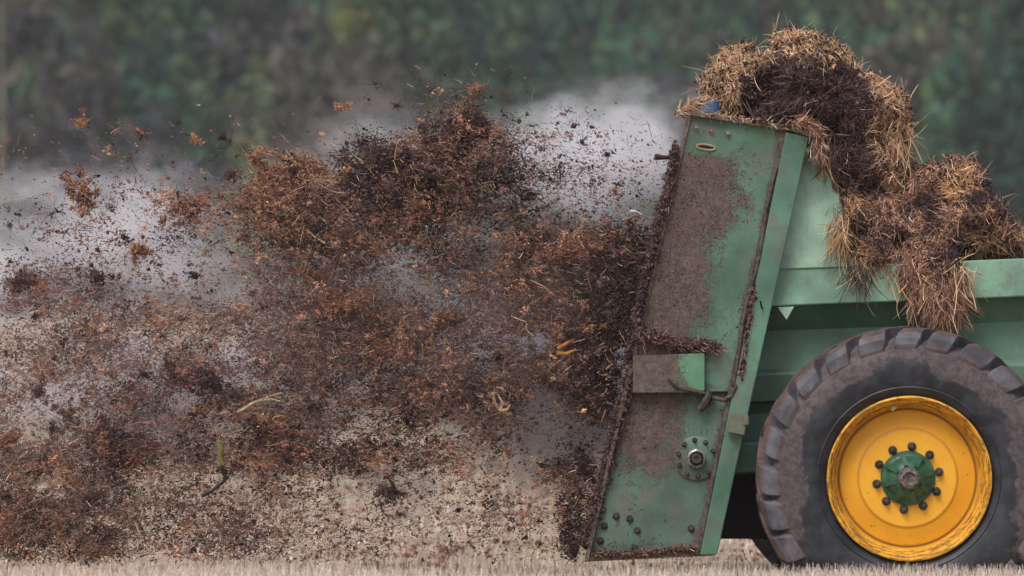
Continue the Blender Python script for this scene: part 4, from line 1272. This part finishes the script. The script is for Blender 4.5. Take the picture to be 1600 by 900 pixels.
# ------------------------------------------------------------------ smoke: steam and dust drifting behind the spray
def smoke():
    m = bpy.data.materials.new("steam_and_dust"); m.use_nodes = True
    nt = m.node_tree; nt.nodes.clear(); g = G(nt)
    out = nt.nodes.new("ShaderNodeOutputMaterial")
    pv = nt.nodes.new("ShaderNodeVolumePrincipled")
    p = g.pos()
    BLB = [  # px,py,rx,ry,y,ryd,density: steam behind
        (930, 250, 250, 170, 1.5, .9, 1.0), (600, 240, 220, 140, 1.6, .9, .5), (1025, 240, 80, 100, 1.0, .8, 2.0), (880, 680, 150, 100, 1.0, .6, 1.7), (250, 655, 110, 85, 1.0, .6, 1.1), (600, 765, 140, 50, 1.0, .5, .8), (560, 330, 360, 190, 1.7, .9, .75), (160, 375, 370, 170, 1.7, .9, .82),
        (-150, 430, 250, 170, 1.7, .9, .9), (560, 540, 520, 230, 1.6, .9, .9), (80, 600, 360, 190, 1.7, .9, .8), (850, 610, 250, 200, 1.6, .9, 1.5), (450, 640, 420, 150, 1.5, .8, .9), (200, 620, 200, 150, 1.4, .8, 1.1)]
    DST = [  # brown dust among the crumbs
        (560, 500, 520, 190, .45, .6, 1.0), (120, 600, 330, 200, .45, .6, .8), (780, 490, 230, 130, .4, .55, 1.1), (520, 320, 230, 100, .4, .5, .5), (150, 780, 330, 110, .45, .6, .45)]
    def blobs(L):
        tot = None
        for (a, b, rx, ry, y, yd, w) in L:
            n = nt.nodes.new("ShaderNodeMapping"); n.vector_type = 'TEXTURE'
            n.inputs["Location"].default_value = (wx(a), y, wz(b)); n.inputs["Scale"].default_value = (rx / PX, yd, ry / PX)
            nt.links.new(p, n.inputs[0])
            l = nt.nodes.new("ShaderNodeVectorMath"); l.operation = 'LENGTH'; nt.links.new(n.outputs[0], l.inputs[0])
            v = g.math('MULTIPLY', g.maprange(l.outputs["Value"], 1.25, 0.05, 0, 1), w)
            tot = v if tot is None else g.math('MAXIMUM', tot, v)
        return tot
    p0 = p
    def warp(q, sc, amt, streak):
        n = nt.nodes.new("ShaderNodeTexNoise"); nt.links.new(g.scale(q, streak), n.inputs["Vector"])
        n.inputs["Scale"].default_value = sc; n.inputs["Detail"].default_value = 4; n.inputs["Roughness"].default_value = 0.6
        a = nt.nodes.new("ShaderNodeVectorMath"); a.operation = 'SUBTRACT'; nt.links.new(n.outputs["Color"], a.inputs[0]); a.inputs[1].default_value = (.5, .5, .5)
        b = nt.nodes.new("ShaderNodeVectorMath"); b.operation = 'MULTIPLY'; nt.links.new(a.outputs[0], b.inputs[0]); b.inputs[1].default_value = amt
        c = nt.nodes.new("ShaderNodeVectorMath"); c.operation = 'ADD'; nt.links.new(q, c.inputs[0]); nt.links.new(b.outputs[0], c.inputs[1])
        return c.outputs[0]
    p = warp(p, 2.0, (1.5, 0.5, 1.15), (0.7, 1, 1.2))
    t1 = blobs(BLB); t2 = blobs(DST)
    p = p0
    n1 = g.noise(g.scale(p, (0.75, 1, 1.25)), 2.6, 7, 0.62, 1.2)
    nn = g.math('MULTIPLY', g.math('SUBTRACT', n1, 0.5), 2.6)
    n3 = g.noise(g.scale(p, (0.8, 1, 1.0)), 6.5, 5, 0.6, 1.5)
    nn = g.math('ADD', nn, g.math('MULTIPLY', g.math('SUBTRACT', n3, 0.5), 2.0))
    d1 = g.math('MULTIPLY', g.math('POWER', t1, 2.0), g.maprange(g.math('ADD', nn, g.math('MULTIPLY', t1, 1.35)), 0.15, 1.75, 0, 1))
    d1 = g.math('MULTIPLY', d1, 7.5)
    d2 = g.math('MULTIPLY', t2, g.maprange(n1, 0.3, 0.7, 0.35, 1.3))
    d2 = g.math('MULTIPLY', d2, 0.75)
    d = g.math('ADD', d1, d2)
    nt.links.new(d, pv.inputs["Density"])
    x, y, z = g.xyz(p)
    k = g.maprange(z, wz(410), wz(540), 0.0, 1.0)
    c1 = g.mix(k, (0.990, 0.978, 0.999), (0.965, 0.945, 0.972))
    k2 = g.math('DIVIDE', d2, g.math('ADD', d, 0.001), clamp=True)
    c = g.mix(k2, c1, (0.82, 0.68, 0.65))
    nt.links.new(c, pv.inputs["Color"])
    pv.inputs["Anisotropy"].default_value = 0.0
    nt.links.new(pv.outputs[0], out.inputs["Volume"])
    mb = MB(); mb.box((wx(-420), -0.2, wz(850)), (wx(1120), 3.0, wz(40)))
    o = mb.build("smoke", m)
    tag(o, "pale grey-white steam and dust drifting behind the flung manure", "smoke", kind="stuff")
smoke()

# ------------------------------------------------------------------ air: the far wood fades a little
def haze():
    m = bpy.data.materials.new("haze_air"); m.use_nodes = True
    nt = m.node_tree; nt.nodes.clear()
    out = nt.nodes.new("ShaderNodeOutputMaterial"); pv = nt.nodes.new("ShaderNodeVolumePrincipled")
    pv.inputs["Color"].default_value = (0.88, 0.90, 0.95, 1); pv.inputs["Density"].default_value = HAZE
    nt.links.new(pv.outputs[0], out.inputs["Volume"])
    mb = MB(); mb.box((-720, -70, -9), (720, 910, 150))
    tag(mb.build("haze", m), "thin grey haze in the air over the whole field and wood", "haze", kind="stuff")
HAZE = 0.0002
haze()
